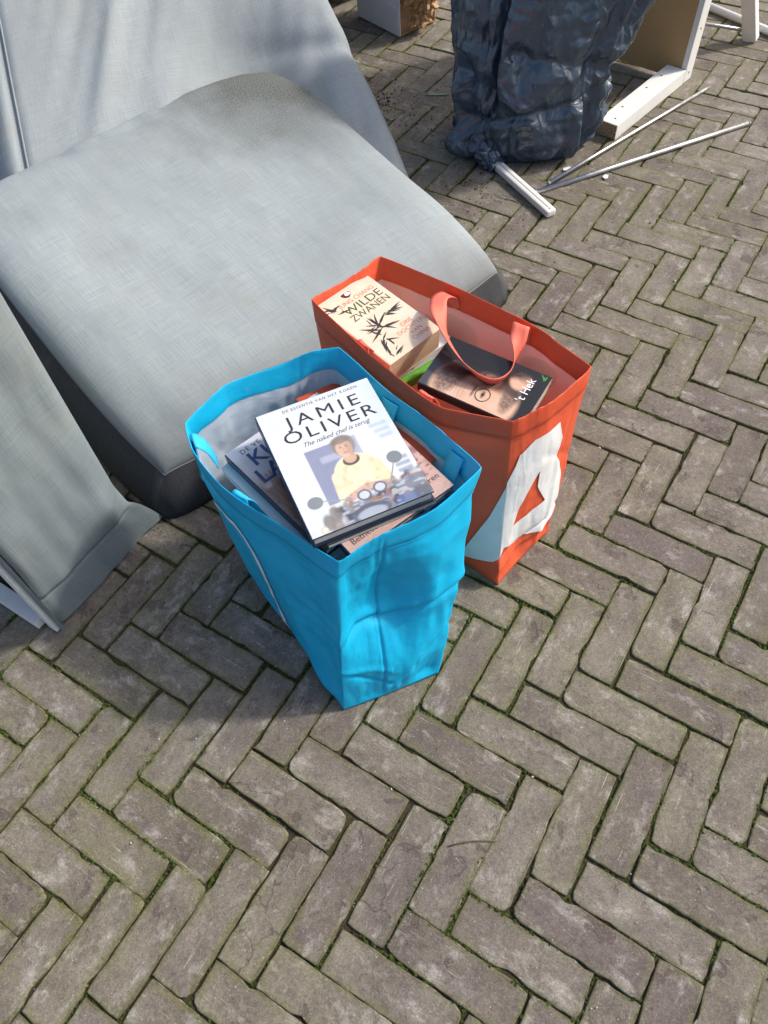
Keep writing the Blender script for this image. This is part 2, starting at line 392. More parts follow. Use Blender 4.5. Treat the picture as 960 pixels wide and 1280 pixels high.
def cushion(name, label, c4, thick, puff, top_mat, band_mat, disp=None, pull=.035, nu=110, nv=110, band_bulge=.018, edge=.05, piping=True, pillow=False, seams=()):
    """c4: the four corners of the seam of the top face: (0,0),(1,0),(1,1),(0,1), counterclockwise seen from above"""
    P = [Vector(p) for p in c4]; N = (P[1] - P[0]).cross(P[3] - P[0]).normalized()
    wu = (P[1] - P[0]).length; wv = (P[3] - P[0]).length
    base = (P[0] + P[1] + P[2] + P[3]) / 4 - N * thick
    root = empty(name, base, label, 'cushion')
    def plan(a, b):
        u, v = 2 * a - 1, 2 * b - 1; k = 1 - pull * (abs(u) * abs(v)) ** 3
        # soft bow of the edges
        a2, b2 = .5 + u * k * .5, .5 + v * k * .5
        return P[0] * (1 - a2) * (1 - b2) + P[1] * a2 * (1 - b2) + P[2] * a2 * b2 + P[3] * (1 - a2) * b2
    def top(a, b):
        du, dv = min(a, 1 - a) * wu, min(b, 1 - b) * wv
        e = 0
        for d in (du, dv):
            if d < edge: x = 1 - d / edge; e += .022 * (1 - math.sqrt(max(0, 1 - x * x)))
        h = puff * (1 - (2 * a - 1) ** 2) ** .6 * (1 - (2 * b - 1) ** 2) ** .6 - e
        if pillow:
            x = 1 - min(1, b / .30); y = 1 - min(1, (1 - b) / .10); q = 1 - min(1, min(a, 1 - a) / .16)
            h = puff * math.sqrt(max(0, 1 - x * x)) * (1 - .62 * b) * math.sqrt(max(0, 1 - y * y)) * math.sqrt(max(0, 1 - q * q)) - .4 * e
        h += disp(a, b) if disp else 0
        return plan(a, b) + N * h
    sp = lambda n: [.5 - .5 * math.cos(math.pi * i / (n - 1)) * (1 - .35 * math.sin(math.pi * i / (n - 1)) ** 2) for i in range(n)]
    A, B = sp(nu), sp(nv); vs, uvs = [], []
    for b in B:
        for a in A: vs.append(top(a, b)); uvs.append((a * wu, b * wv))
    mesh_obj('top_cover', vs, grid_faces(nu, nv), top_mat, root, uvs=uvs)
    # perimeter of the seam
    per = [(a, 0) for a in A[:-1]] + [(1, b) for b in B[:-1]] + [(a, 1) for a in A[::-1][:-1]] + [(0, b) for b in B[::-1][:-1]]
    seam = [top(a, b) for a, b in per]; cen = sum(seam, Vector()) / len(seam); n = len(seam)
    vs, uvs = [], []; rows = 9; length = 0
    for r in range(rows):
        f = r / (rows - 1); bul = band_bulge * math.sin(math.pi * f) ** .7; inw = .012 * f * f
        for i, p in enumerate(seam):
            t = (seam[(i + 3) % n] - seam[i - 3]).normalized(); o = t.cross(N).normalized()
            w = .006 * nz(p.x * 9 + f, p.y * 9, p.z * 9 + f * 2)
            q = p - N * thick * f + o * (bul - inw + w * math.sin(math.pi * f))
            if q.z < .004: q.z = .004 + .1 * 0
            vs.append(q); uvs.append((i / n * 2 * (wu + wv), f * thick))
    fs = grid_faces(n, rows, closed=True, flip=True); fs.append(tuple(range((rows - 1) * n, rows * n)))
    mesh_obj('side_band', vs, fs, band_mat, root, uvs=uvs)
    for sa in seams: tube('panel_seam', [top(sa, .04 + .92 * k / 60) + N * .0012 for k in range(61)], .0028, top_mat, root, seg=6)
    if piping:
        pts = seam + seam[:1]
        tube('seam_piping', pts, .0020, top_mat, root, seg=6, caps=False)
    return root

# main seat cushion lying tilted
A_, B_, T_, A2_ = (-.436, .910, .120), (.356, 1.492, .098), (-.205, 2.225, .300), (-.965, 1.620, .303)
def main_disp(a, b):
    d = .010 * nz(a * 2.1, b * 2.3, 1.7) + .004 * nz(a * 6, b * 6, 9)
    # folds near the back edge
    d += -.010 * math.exp(-((b - .96 + .12 * (a - .45)) / .035) ** 2) * sstep(.15, .35, a) * sstep(.95, .6, a) * (1 + .8 * nz(a * 14, b * 4, 2))
    d += .0032 * nz((a * .9 + b * .4) * 9, (b * .9 - a * .4) * 2.5, 4) + .0016 * nz(a * 22, b * 7, 6)
    d += -.020 * sstep(.80, 1.0, a) * sstep(.8, 1.0, b)          # drooping far corner
    d *= min(1, b / .08)
    return d
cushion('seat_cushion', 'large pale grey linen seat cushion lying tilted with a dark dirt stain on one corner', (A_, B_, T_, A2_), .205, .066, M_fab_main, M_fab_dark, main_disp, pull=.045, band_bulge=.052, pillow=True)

# back cushion leaning behind it
BC0, BTR, BSL, BTL = Vector((.165, 1.925, .085)), Vector((-.33, 2.96, .83)), Vector((-1.02, 1.34, .045)), Vector((-1.09, 2.60, .83))
def back_disp(a, b):
    d = .010 * nz(a * 3, b * 3, 5)
    for (x0, sl, w, amp, lo, hi) in ((.50, .48, .032, .030, .15, 1.0), (.58, .48, .040, -.022, .2, 1.0), (.42, .44, .040, -.016, .3, 1), (.70, .50, .04, .018, .35, 1), (.78, .50, .040, -.018, .3, 1.0), (.92, .5, .04, .012, .4, 1)):
        c = x0 + sl * (b - .55) + .025 * nz(b * 3, x0 * 9, 1); d += .42 * amp * math.exp(-((a - c) / w) ** 2) * sstep(lo, lo + .25, b) * (1.0 - .5 * sstep(.8, 1, b))
    d -= .30 * sstep(.215, .0, a) ** 1.2 + .012 * math.exp(-((a - .215) / .010) ** 2)
    # short pinches along the right edge
    for (b0, amp) in ((.30, .018), (.52, .024), (.70, .014)):
        d += -amp * math.exp(-((b - b0 - .30 * (1 - a)) / .022) ** 2) * sstep(.68, .98, a)
    ca, cb = a * .85 - b * .5, a * .5 + b * .85; d += .0075 * nz(ca * 13, cb * 2.6, 11) * sstep(.25, .4, a) + .0040 * nz(ca * 27, cb * 5, 13) + .006 * nz(a * 4, b * 24, 3) * sstep(.78, .98, a)
    # dent where the seat cushion's corner presses in
    q = BC0 * a * (1 - b) + BSL * (1 - a) * (1 - b) + BTR * a * b + BTL * (1 - a) * b
    r = ((q.x + .235) ** 2 + (q.y - 2.10) ** 2) ** .5
    d -= .115 * math.exp(-(r / .16) ** 2)
    return d
cushion('back_cushion', 'pale grey linen back cushion with loose folds leaning behind the seat cushion', (BSL, BC0, BTR, BTL), .14, .030, M_fab_back, M_fab_back, back_disp, pull=.02, band_bulge=.028, nu=150, nv=130, seams=(.222,))

# sofa base standing on its end
def sofa_base():
    G1 = Vector((-.625, .674, 0)); wdir = Vector((.576, .817, 0)); dep = Vector((-.817, .576, 0)); H = .80
    root = empty('sofa_section', G1 + wdir * .14 + dep * .3, 'grey upholstered sofa base standing on end with its white underside frame exposed', 'sofa base')
    # upholstered face
    nu, nv = 50, 120; vs, uvs = [], []
    def width(z): return .236 + .054 * max(0, 1 - z / .125) ** .7
    def edge_d(z): return .022 * sstep(.11, .18, z) + .001
    def zrow(j): return .012 + (H - .012) * (j / (nv - 1)) ** 1.35
    for j in range(nv):
        z = zrow(j)
        for i in range(nu):
            f = i / (nu - 1); d = 0
            if f > .84: d -= edge_d(z) * (1 - math.sqrt(max(0, 1 - ((f - .84) / .16) ** 2)))
            fade = 1 - sstep(.8, 1, f)
            if f < .06: d -= .008 * (1 - f / .06) ** 2
            d += (.005 * nz(f * 3, z * 6, 2) + .004 * nz(f * 7, z * 9, 7)) * fade
            d -= (.004 * math.exp(-((z - .105 - .01 * f) / .005) ** 2) + (.005 if z < .105 + .01 * f else 0)) * fade
            d += .012 * math.exp(-((f - .75) / .2) ** 2) * math.exp(-((z - .17) / .05) ** 2) * fade
            p = G1 + wdir * (f * width(z) + .006 * nz(z * 7, 1, 1) * (1 - f)) - dep * d + Vector((0, 0, z)); vs.append(p); uvs.append((f * .26, z))
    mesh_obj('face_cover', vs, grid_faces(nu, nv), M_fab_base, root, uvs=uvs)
    vs, uvs = [], []
    for j in range(nv):
        z = zrow(j)
        for i in range(12):
            f = i / 11; p = G1 + wdir * (.2355 + .004 * nz(z * 8, f * 3) * f) + dep * (.022 + f * .62) + Vector((0, 0, z)); vs.append(p); uvs.append((f * .62, z))
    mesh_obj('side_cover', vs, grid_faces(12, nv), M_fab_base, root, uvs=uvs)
    top = [G1 + wdir * a + dep * b + Vector((0, 0, H)) for a, b in ((0, 0), (.236, 0), (.236, .64), (0, .64))]
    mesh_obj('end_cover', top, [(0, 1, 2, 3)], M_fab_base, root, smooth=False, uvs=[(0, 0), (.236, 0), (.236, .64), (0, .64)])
    # white underside frame: bottom rail, upright rail, cloth strip, dark void
    M_wf = simple('white_lining', (.74, .72, .68), .7, .08, 30, .3)
    off = -wdir * .004
    beam('frame_rail', G1 + dep * .045 + off - wdir * .012 + Vector((0, 0, .014)), G1 + dep * .64 + off - wdir * .006 + Vector((0, 0, .020)), .030, .022, M_wf, root)
    beam('frame_upright', G1 + dep * .020 + off - wdir * .006 + Vector((0, 0, .004)), G1 + dep * .022 + off - wdir * .004 + Vector((0, 0, H)), .016, .022, M_wf, root, up=dep)
    beam('frame_upright', G1 + dep * .46 + off + Vector((0, 0, .030)), G1 + dep * .46 + off + Vector((0, 0, H)), .026, .040, M_wf, root, up=dep)
    # folded lip of fabric stapled to the frame
    vs, uvs = [], []
    for j in range(60):
        z = .006 + (H - .01) * j / 59; wgl = .006 * nz(z * 14, 3, 3)
        for i in range(8):
            f = i / 7; p = G1 - wdir * (.005 + .006 * math.sin(f * math.pi)) + dep * (-.006 + f * (.016 + wgl * .6)) + Vector((0, 0, z)); vs.append(p); uvs.append((f * .04, z))
    mesh_obj('stapled_lip', vs, grid_faces(8, 60, flip=True), M_fab_base, root, uvs=uvs)
    q = [G1 + wdir * .06 + dep * a + Vector((0, 0, z)) for a, z in ((.03, .02), (.63, .02), (.63, H - .02), (.03, H - .02))]
    mesh_obj('void_sheet', q, [(0, 1, 2, 3)], simple('void_shade_black', (.022, .021, .020), .95, .2, 60), root, smooth=False)  # black sheet whose colour paints the shade of the hollow inside the frame
    rm = simple('staple_steel', (.35, .35, .36), .35, .05, 50, Metallic=.9)
    for k in range(5):
        p = G1 + dep * (.10 + .085 * k) - wdir * .019 + Vector((0, 0, .018)); beam('staple', p - dep * .005, p + dep * .005, .0012, .0014, rm, root, bev=0)
    return root
sofa_base()

# dark panel far behind the cushions
def dark_panel():
    a, b = Vector((.165, 3.318, 0)), Vector((-.42, 2.90, 0)); d = (b - a).normalized(); nrm = Vector((d.y, -d.x, 0))
    mid = (a + b) / 2 + nrm * .2
    root = empty('sofa_carcass', mid, 'dark grey sofa carcass behind the leaning back cushion', 'sofa carcass')
    M_d = simple('dark_grey_weave', (.050, .054, .052), .9, .15, 120, .3)
    z0, z1 = .045, .50
    beam('panel', a + nrm * .25 + Vector((0, 0, (z0 + z1) / 2)), b + nrm * .25 + Vector((0, 0, (z0 + z1) / 2)), .5, z1 - z0, M_d, root, bev=.02)
    for p in (a + d * .07, b - d * .07):
        for s in (.06, .44): q = p + nrm * s; tube('foot', [q, q + Vector((0, 0, .05))], .022, simple('black_plastic', (.02, .02, .02), .4), root)
    return root
dark_panel()

# ------------------------------------------------------------------ shopping bags
def cr(p0, p1, p2, p3, u):
    return tuple(0.5 * ((2 * b) + (-a + c) * u + (2 * a - 5 * b + 4 * c - d) * u * u + (-a + 3 * b - 3 * c + d) * u ** 3) for a, b, c, d in zip(p0, p1, p2, p3))
class BagShape:
    def __init__(self, rim, bot, bulge, wrinkle):
        self.rim, self.bot, self.bulge, self.wr = rim, bot, bulge, wrinkle
    def ring(self, s, t):
        n = len(self.rim); s %= n; i = int(s); u = s - i; r = self.rim
        R = cr(r[(i - 1) % n], r[i], r[(i + 1) % n], r[(i + 2) % n], u)
        if i % 4 == 0 or (i + 1) % 4 == 0: R = tuple(x * .25 + (a + (b - a) * u) * .75 for x, a, b in zip(R, r[i], r[(i + 1) % n]))
        k = int(s / 4) % 4; q = s / 4 - int(s / 4); b0, b1 = self.bot[k], self.bot[(k + 1) % 4]
        B = tuple(x + (y - x) * q for x, y in zip(b0, b1))
        return tuple(x + (y - x) * t for x, y in zip(B, R))
    def at(self, s, t, off=0.0):
        P = self.ring(s, t); A = self.ring(s - .35, t); C = self.ring(s + .35, t)
        tx, ty = C[0] - A[0], C[1] - A[1]; l = math.hypot(tx, ty) or 1; nx, ny = ty / l, -tx / l
        k = int((s % 16) / 4); q = (s % 16) / 4 - k
        d = off + self.bulge(k, q, t) + self.wr(s, t)
        return Vector((P[0] + nx * d, P[1] + ny * d, P[2] + .003))
BLUE_RIM = [(-0.073, 0.566, 0.345), (-0.034, 0.585, 0.352), (0.006, 0.600, 0.360), (0.078, 0.631, 0.365), (0.153, 0.690, 0.378), (0.117, 0.751, 0.372), (0.077, 0.808, 0.370), (0.015, 0.876, 0.375), (-0.053, 0.961, 0.390), (-0.100, 0.960, 0.387), (-0.150, 0.951, 0.375), (-0.250, 0.899, 0.383), (-0.309, 0.829, 0.380), (-0.297, 0.780, 0.372), (-0.243, 0.704, 0.360), (-0.159, 0.636, 0.350)]
OR_RIM = [(0.217, 0.785, 0.368), (0.247, 0.795, 0.372), (0.285, 0.811, 0.378), (0.331, 0.846, 0.382), (0.360, 0.873, 0.385), (0.321, 0.930, 0.385), (0.279, 0.986, 0.385), (0.151, 1.106, 0.387), (0.034, 1.195, 0.390), (0.001, 1.167, 0.388), (-0.028, 1.149, 0.383), (-0.064, 1.122, 0.385), (-0.098, 1.096, 0.385), (-0.053, 1.030, 0.380), (0.011, 0.943, 0.370), (0.110, 0.833, 0.360)]
BLUE_BOT = [(-.100, .465, 0), (.074, .519, 0), (-.116, .848, 0), (-.290, .794, 0)]
OR_BOT = [(.207, .687, 0), (.329, .801, 0), (.045, 1.081, 0), (-.077, .967, 0)]
def blue_bulge(k, q, t):
    m = math.sin(math.pi * q); h = math.sin(math.pi * min(1, max(0, t)))
    if k == 0:
        fold = max(0, 1 - abs(q - .40) / .40)
        return -.034 * fold * math.exp(-((t - .58) / .24) ** 2) + .012 * m * math.exp(-((t - .2) / .15) ** 2)
    if k == 3: return .012 * m * h
    return .016 * m * h
def or_bulge(k, q, t):
    m = math.sin(math.pi * q); h = math.sin(math.pi * min(1, max(0, t)))
    if k == 0: return .006 * m * h - .012 * m * math.exp(-((t - .12) / .1) ** 2)
    return .014 * m * h
def crease(x, w): return math.exp(-(x / w) ** 2)
def tri(x): return abs((x % 1.0) - .5) * 2
_rc = random.Random(77); FOLDS = [(_rc.uniform(0, math.pi), _rc.uniform(.6, 1.7), _rc.random(), _rc.random() * 9) for _ in range(9)]
def folds(u, v, k):
    """sum of straight fold waves of many directions: flat facets that meet in sharp creases"""
    u, v = u * k, v * k; wu, wv = u + .22 * nz(u * .7, v * .7, 2), v + .22 * nz(u * .7, v * .7, 6); d = 0
    for (an, fr, ph, sd) in FOLDS:
        m = sstep(-.15, .35, nz(u * .6 + sd, v * .6 - sd, sd)); d += m * (tri((wu * math.cos(an) + wv * math.sin(an)) * fr + ph) - .5) / fr
    return d
def facets(s, t, k, seed):
    p = Vector((s * .0787 * k + .25 * nz(s * .8, t * 3, seed), t * .40 * k, seed)); v = noise.voronoi(p)[0]; return v[0] - .42
def blue_wr(s, t):
    h = sstep(1.0, .85, t) * sstep(0, .05, t); c = 0
    c += .0100 * folds(s * .0787 + 3, t * .40, 5.0) + .0010 * folds(s * .0787 + 9, t * .40, 19)
    c += .0020 * nz(s * 1.3, t * 5, 1) + .0006 * nz(s * 3.1, t * 11 + s * 2, 4)
    c += .0008 * (abs(nz(s * 1.7 + t * 4, t * 7 - s, 9)) * 2 - .6)
    if 0 <= s <= 4:
        c += -.007 * crease(t - .46 - .03 * math.sin(s * 2.2), .018) * sstep(-.2, .6, s) + .004 * crease(t - .51 - .03 * math.sin(s * 2.2), .03)
        c += -.004 * crease(t - (.08 + .10 * abs(s - 2)), .012) * (t < .42)
        c += .003 * crease(t - .24 + .05 * (s - 1), .016) * (s < 2)
        c += -.0045 * crease(s - 1.62 - .25 * t, .05)
    return c * h
def or_wr(s, t):
    h = sstep(1.0, .85, t) * sstep(0, .05, t)
    c = .0050 * folds(s * .0787 + 6, t * .40, 3.6) + .0014 * nz(s * 1.1, t * 4, 21) + .0005 * nz(s * 3.3, t * 9 + s, 14)
    if 0 <= s <= 4:
        c += -.006 * crease(t - .17 - .015 * s, .014) + .005 * crease(t - .11 - .012 * s, .03)
        c += -.002 * crease(t - .62 + .09 * (s - 2.9), .03) * sstep(1.6, 2.6, s) + .003 * crease(s - 2.7 - .3 * t, .18) * sstep(.9, .5, t)
    return c * h
BLUE = BagShape(BLUE_RIM, BLUE_BOT, blue_bulge, blue_wr); ORANGE = BagShape(OR_RIM, OR_BOT, or_bulge, or_wr)

def woven_material(name, col, rough=.42, trans=.22, tcol=None, weave=1.0):
    t = NT(name); uv = t.coord('UV')
    wv = t.node('ShaderNodeTexWave'); wv.inputs['Scale'].default_value = 190; t.link(uv, wv.inputs[0])
    wv2 = t.node('ShaderNodeTexWave', bands_direction='Y'); wv2.inputs['Scale'].default_value = 190; t.link(uv, wv2.inputs[0])
    hgt = t.math('ADD', wv.outputs['Fac'], wv2.outputs['Fac'])
    n = t.noise(uv, 14, 5, .6); n2 = t.noise(uv, 70, 5, .65, .3)
    c = t.mix(t.ramp(n, .3, .7), tuple(x * .88 for x in col), tuple(min(1, x * 1.07) for x in col))
    c = t.mix(t.ramp(n2, .60, .72, 0, .22), c, tuple(min(1, x * .6 + .22) for x in col))
    c = t.mix(t.ramp(hgt, .2, 1.8, .10 * weave, 0), c, tuple(x * .55 for x in col))
    nb = t.bump(hgt, .12 * weave, .0008); nb = t.bump(n2, .16, .003, nb); nb = t.bump(t.noise(t.mapping(uv, scale=(1, 2.2, 1)), 22, 3, .5, .6), .14, .008, nb)
    t.done(c, rough, nb, Specular_IOR_Level=.45)
    tr = t.node('ShaderNodeBsdfTranslucent'); t.setin(tr.inputs['Color'], (*(tcol or col), 1)); t.link(nb, tr.inputs['Normal'])
    mx = t.node('ShaderNodeMixShader'); mx.inputs[0].default_value = trans
    t.link(t.b.outputs[0], mx.inputs[1]); t.link(tr.outputs[0], mx.inputs[2]); t.link(mx.outputs[0], t.out.inputs['Surface'])
    return t.m
M_blue = woven_material('blue_woven_plastic', (.004, .50, .80), trans=.20); M_blue_hem = woven_material('blue_hem', (.004, .46, .76), trans=.12)
M_blue_in = woven_material('pale_blue_lining', (.70, .76, .80), .5, .35, (.45, .68, .82))
M_or = woven_material('orange_woven_plastic', (.86, .142, .058), trans=.24, tcol=(.98, .20, .09)); M_or_hem = woven_material('orange_hem', (.80, .115, .045), trans=.16)
M_or_in = woven_material('pale_pink_lining', (.88, .83, .81), .5, .40, (.97, .92, .90))
M_or_inprint = woven_material('lining_show_through', (.80, .78, .70), .5, .5, (.9, .82, .72))
M_white_print = woven_material('white_print', (.84, .85, .83), .38, .08, (.7, .7, .7), .6)
M_strap_or = woven_material('coral_strap', (.82, .17, .11), .6, .10, None, 1.6); M_strap_blue = woven_material('blue_strap', (.03, .52, .80), .6, .12, None, 1.6)

def arc_uv(shape, s, t): return (s * .0787, t * .40)
def build_bag(name, label, shape, m_out, m_hem, m_in, m_thread):
    b = shape.bot; cen = sum((Vector(p) for p in b), Vector()) / 4
    root = empty(name, cen, label, 'shopping bag')
    ns, nt = 320, 104; vs, uvs = [], []
    for j in range(nt):
        t = j / (nt - 1)
        for i in range(ns): s = 16 * i / ns; vs.append(shape.at(s, t)); uvs.append(arc_uv(shape, s, t))
    fs = grid_faces(ns, nt, closed=True); fs.append(tuple(range(ns))[::-1])
    body = mesh_obj('body', vs, fs, m_out, root, uvs=uvs)
    vs, uvs = [], []; nt2 = 60
    for j in range(nt2):
        t = .03 + .882 * j / (nt2 - 1)
        for i in range(ns): s = 16 * i / ns; vs.append(shape.at(s, t, -.0025 + .0010 * nz(s * 5, t * 16, 6))); uvs.append(arc_uv(shape, s, t))
    fs = grid_faces(ns, nt2, closed=True, flip=True); fs.append(tuple(range(ns)))
    mesh_obj('lining', vs, fs, m_in, root, uvs=uvs)
    prof = [(.894, .0001), (.896, .0012), (.899, .0013), (.902, .0004), (.905, .0013), (.93, .0012), (.96, .0012), (.985, .0012), (.998, .0009), (1.0, .0005), (1.0, -.0004), (.998, -.0008), (.985, -.0014), (.95, -.0030), (.925, -.0042), (.905, -.0044), (.898, -.0038)]
    vs, uvs = [], []
    for (t, off) in prof:
        for i in range(ns):
            s = 16 * i / ns; wav = .0016 * nz(s * 2.3, 5, 5); p = shape.at(s, min(t, 1.0), off); p.z += .0022 * nz(s * 1.9, 7, shape.rim[0][0] * 50) + .0011 * nz(s * 5.1, 3, 3) + (wav if t < .91 else 0); vs.append(p); uvs.append(arc_uv(shape, s, t))
    hem = mesh_obj('hem', vs, grid_faces(ns, len(prof), closed=True), m_hem, root, uvs=uvs)
    vs, fs = [], []
    for i in range(int(16 / .055)):
        s0 = i * .055; b0 = len(vs)
        for (s, t) in ((s0, .9105), (s0 + .036, .9105), (s0 + .036, .9128), (s0, .9128)): vs.append(shape.at(s, t, .0018) + Vector((0, 0, .0016 * nz(s * 2.3, 5, 5))))
        fs.append((b0, b0 + 1, b0 + 2, b0 + 3))
    mesh_obj('stitching', vs, fs, m_thread, hem, smooth=False)
    return root, body
def decal(name, shape, outer, hole, mat, parent, off=.0024, inner=False):
    """flat print laid on the bag's wall: a polygon in wall coordinates, cut fine enough to follow the folds"""
    bm = bmesh.new()
    for loop in [outer] + ([hole] if hole else []):
        v = [bm.verts.new((s, t, 0)) for s, t in loop]
        for i in range(len(v)): bm.edges.new((v[i], v[(i + 1) % len(v)]))
    bmesh.ops.triangle_fill(bm, edges=bm.edges[:], use_beauty=True)
    ss = [p[0] for p in outer]; ts = [p[1] for p in outer]
    def cuts(lo, hi, st, no):
        x = lo + st
        while x < hi:
            co = (x, 0, 0) if no[0] else (0, x, 0); bmesh.ops.bisect_plane(bm, geom=bm.verts[:] + bm.edges[:] + bm.faces[:], plane_co=co, plane_no=no); x += st
    cuts(min(ss), max(ss), .06, (1, 0, 0)); cuts(min(ts), max(ts), .0105, (0, 1, 0))
    bm.verts.index_update(); vs = [shape.at(v.co.x % 16, v.co.y, off) for v in bm.verts]; uvs = [arc_uv(shape, v.co.x, v.co.y) for v in bm.verts]
    fs = []
    for f in bm.faces:
        id_ = [v.index for v in f.verts]; n = f.normal.z
        fs.append(tuple(id_ if (n > 0) != inner else id_[::-1]))
    bm.free(); return mesh_obj(name, vs, fs, mat, parent, uvs=uvs)
def smooth_loop(pts, corners=(), n=4):
    out = []; m = len(pts)
    for i in range(m):
        for k in range(n):
            if i in corners or (i + 1) % m in corners: u = k / n; out.append(tuple(a + (b - a) * u for a, b in zip(pts[i], pts[(i + 1) % m])))
            else: out.append(cr(pts[i - 1], pts[i], pts[(i + 1) % m], pts[(i + 2) % m], k / n))
    return out
def ribbon(name, path, wdirs, w, mat, parent, th=.0016, sub=6):
    """strap: path points with a width direction at each"""
    P = [Vector(p) for p in path]; D = [Vector(d).normalized() for d in wdirs]; n = len(P); pts = []
    for i in range(n - 1):
        for k in range(sub):
            u = k / sub; g = lambda L: Vector(cr(L[max(i - 1, 0)], L[i], L[i + 1], L[min(i + 2, n - 1)], u)); pts.append((g(P), g(D).normalized()))
    pts.append((P[-1], D[-1])); m = len(pts); vs, uvs = [], []; acc = 0
    for i, (p, d) in enumerate(pts):
        t = (pts[min(i + 1, m - 1)][0] - pts[max(i - 1, 0)][0]).normalized(); d = (d - t * d.dot(t)).normalized(); nn = t.cross(d)
        if i: acc += (p - pts[i - 1][0]).length
        for (a, b) in ((-.5, -.5), (-.25, -.5), (0, -.5), (.25, -.5), (.5, -.5), (.5, .5), (.25, .5), (0, .5), (-.25, .5), (-.5, .5)): vs.append(p + d * w * a + nn * th * b); uvs.append((acc, a * w))
    fs = grid_faces(10, m, closed=True); fs += [tuple(range(10))[::-1], tuple(range((m - 1) * 10, m * 10))]
    return mesh_obj(name, vs, fs, mat, parent, uvs=uvs)

bag_b, _ = build_bag('shopping_bag', 'bright blue woven plastic shopping bag full of hardcover books', BLUE, M_blue, M_blue_hem, M_blue_in, simple('blue_thread', (.003, .20, .42), .6))
bag_o, _ = build_bag('shopping_bag', 'orange woven plastic shopping bag with a large white letter, full of paperbacks', ORANGE, M_or, M_or_hem, M_or_in, simple('red_thread', (.45, .05, .025), .6))
LOGO = [(1.39, .845), (2.55, .835), (2.84, .72), (2.72, .625), (3.36, .47), (3.92, .191), (3.26, .120), (.18, .257), (-.13, .152), (-.87, .06), (-.25, .44), (.04, .676), (.57, .803)]
HOLE = [(1.8, .64), (1.83, .536), (2.37, .401), (.59, .37), (.88, .47), (1.39, .571)]
decal('printed_letter', ORANGE, smooth_loop(LOGO, tuple(range(13))), smooth_loop(HOLE, tuple(range(6))), M_white_print, bag_o)
for loop in ([(7.08, .835), (6.62, .835), (6.58, .60), (7.12, .60)], [(5.86, .84), (4.93, .865), (4.95, .77), (5.80, .70)]):
    decal('lining_print', ORANGE, smooth_loop(loop, (), 5), None, M_or_inprint, bag_o, off=-.0038, inner=True)
line = [(13.2, .735), (13.55, .762), (13.85, .768), (14.1, .745), (14.27, .70), (14.36, .61), (14.36, .5), (14.30, .33), (14.18, .14), (14.1, .06)]
L1, L2 = [], []
for i, p in enumerate(line):
    a, b = line[max(i - 1, 0)], line[min(i + 1, len(line) - 1)]; dx, dy = (b[0] - a[0]) * .0787, (b[1] - a[1]) * .4; l = math.hypot(dx, dy); nx, ny = -dy / l, dx / l
    L1.append((p[0] + nx * .0042 / .0787, p[1] + ny * .0042 / .4)); L2.append((p[0] - nx * .0042 / .0787, p[1] - ny * .0042 / .4))
decal('printed_line', BLUE, L1 + L2[::-1], None, M_white_print, bag_b)
decal('printed_line', BLUE, smooth_loop([(12.35, .895), (12.75, .90), (12.95, .84), (12.8, .78), (12.5, .79), (12.3, .84)]), None, M_white_print, bag_b)

# orange straps
rt = Vector((.279 - .151, .986 - 1.106, 0)).normalized()
ribbon('strap', [(.160, 1.085, .350), (.152, 1.088, .378), (.128, 1.055, .396), (.128, .985, .390), (.158, .918, .372), (.199, .884, .358), (.232, .902, .358), (.250, .942, .372), (.262, .978, .392), (.268, .984, .376), (.268, .983, .350)],
       [rt, rt, rt + Vector((.2, .3, .1)), (.45, .35, -.7), (.2, .55, -.75), (0, .35, -.9), (-.3, .1, -.9), (.1, -.4, -.7), rt, rt, rt], .030, M_strap_or, bag_o)
def wall_strap(shape, s, root, mat, drop, lean, w=.030, ds=0.0, arch=0.0):
    """webbing sewn inside the hem that drops down along the wall"""
    pts, wd = [], []
    for (t, o) in ((.925, -.0042), (.972, -.0050), (.955, -.0075), (.90, -.010 - lean * .3), (1 - drop * .6, -.012 - lean * .7), (1 - drop, -.012 - lean)):
        a = shape.at(s - .12, t, o); b = shape.at(s + .12, t, o); pts.append(shape.at(s + ds * (1 - t), t, o)); wd.append(b - a)
    if arch:
        pts, wd = [], []
        for (t, o, z) in ((.93, -.0045, 0), (.985, -.0055, 0), (.995, -.0065 - arch * .15, 0), (.985, -.008 - arch * .6, 0), (.95, -.010 - arch * 1.3, 0), (.90, -.010 - arch * 2.0, 0), (.84, -.010 - arch * 2.6, 0)):
            a = shape.at(s - .12, t, o); b = shape.at(s + .12, t, o); pts.append(shape.at(s, t, o) + Vector((0, 0, z))); wd.append(b - a)
    return ribbon('strap_end', pts, wd, w, mat, root, sub=5)
wall_strap(ORANGE, 13.62, bag_o, M_strap_or, .26, .026, .028, 0, .009); wall_strap(ORANGE, 14.72, bag_o, M_strap_or, .26, .030, .028, 0, .009)
wall_strap(BLUE, 4.75, bag_b, M_strap_blue, .34, .022, .032); wall_strap(BLUE, 6.75, bag_b, M_strap_blue, .26, .010, .032)
wall_strap(BLUE, 12.75, bag_b, M_strap_blue, .24, .034, .030, 0, .008); wall_strap(BLUE, 14.25, bag_b, M_strap_blue, .22, .030, .030, 0, .008)
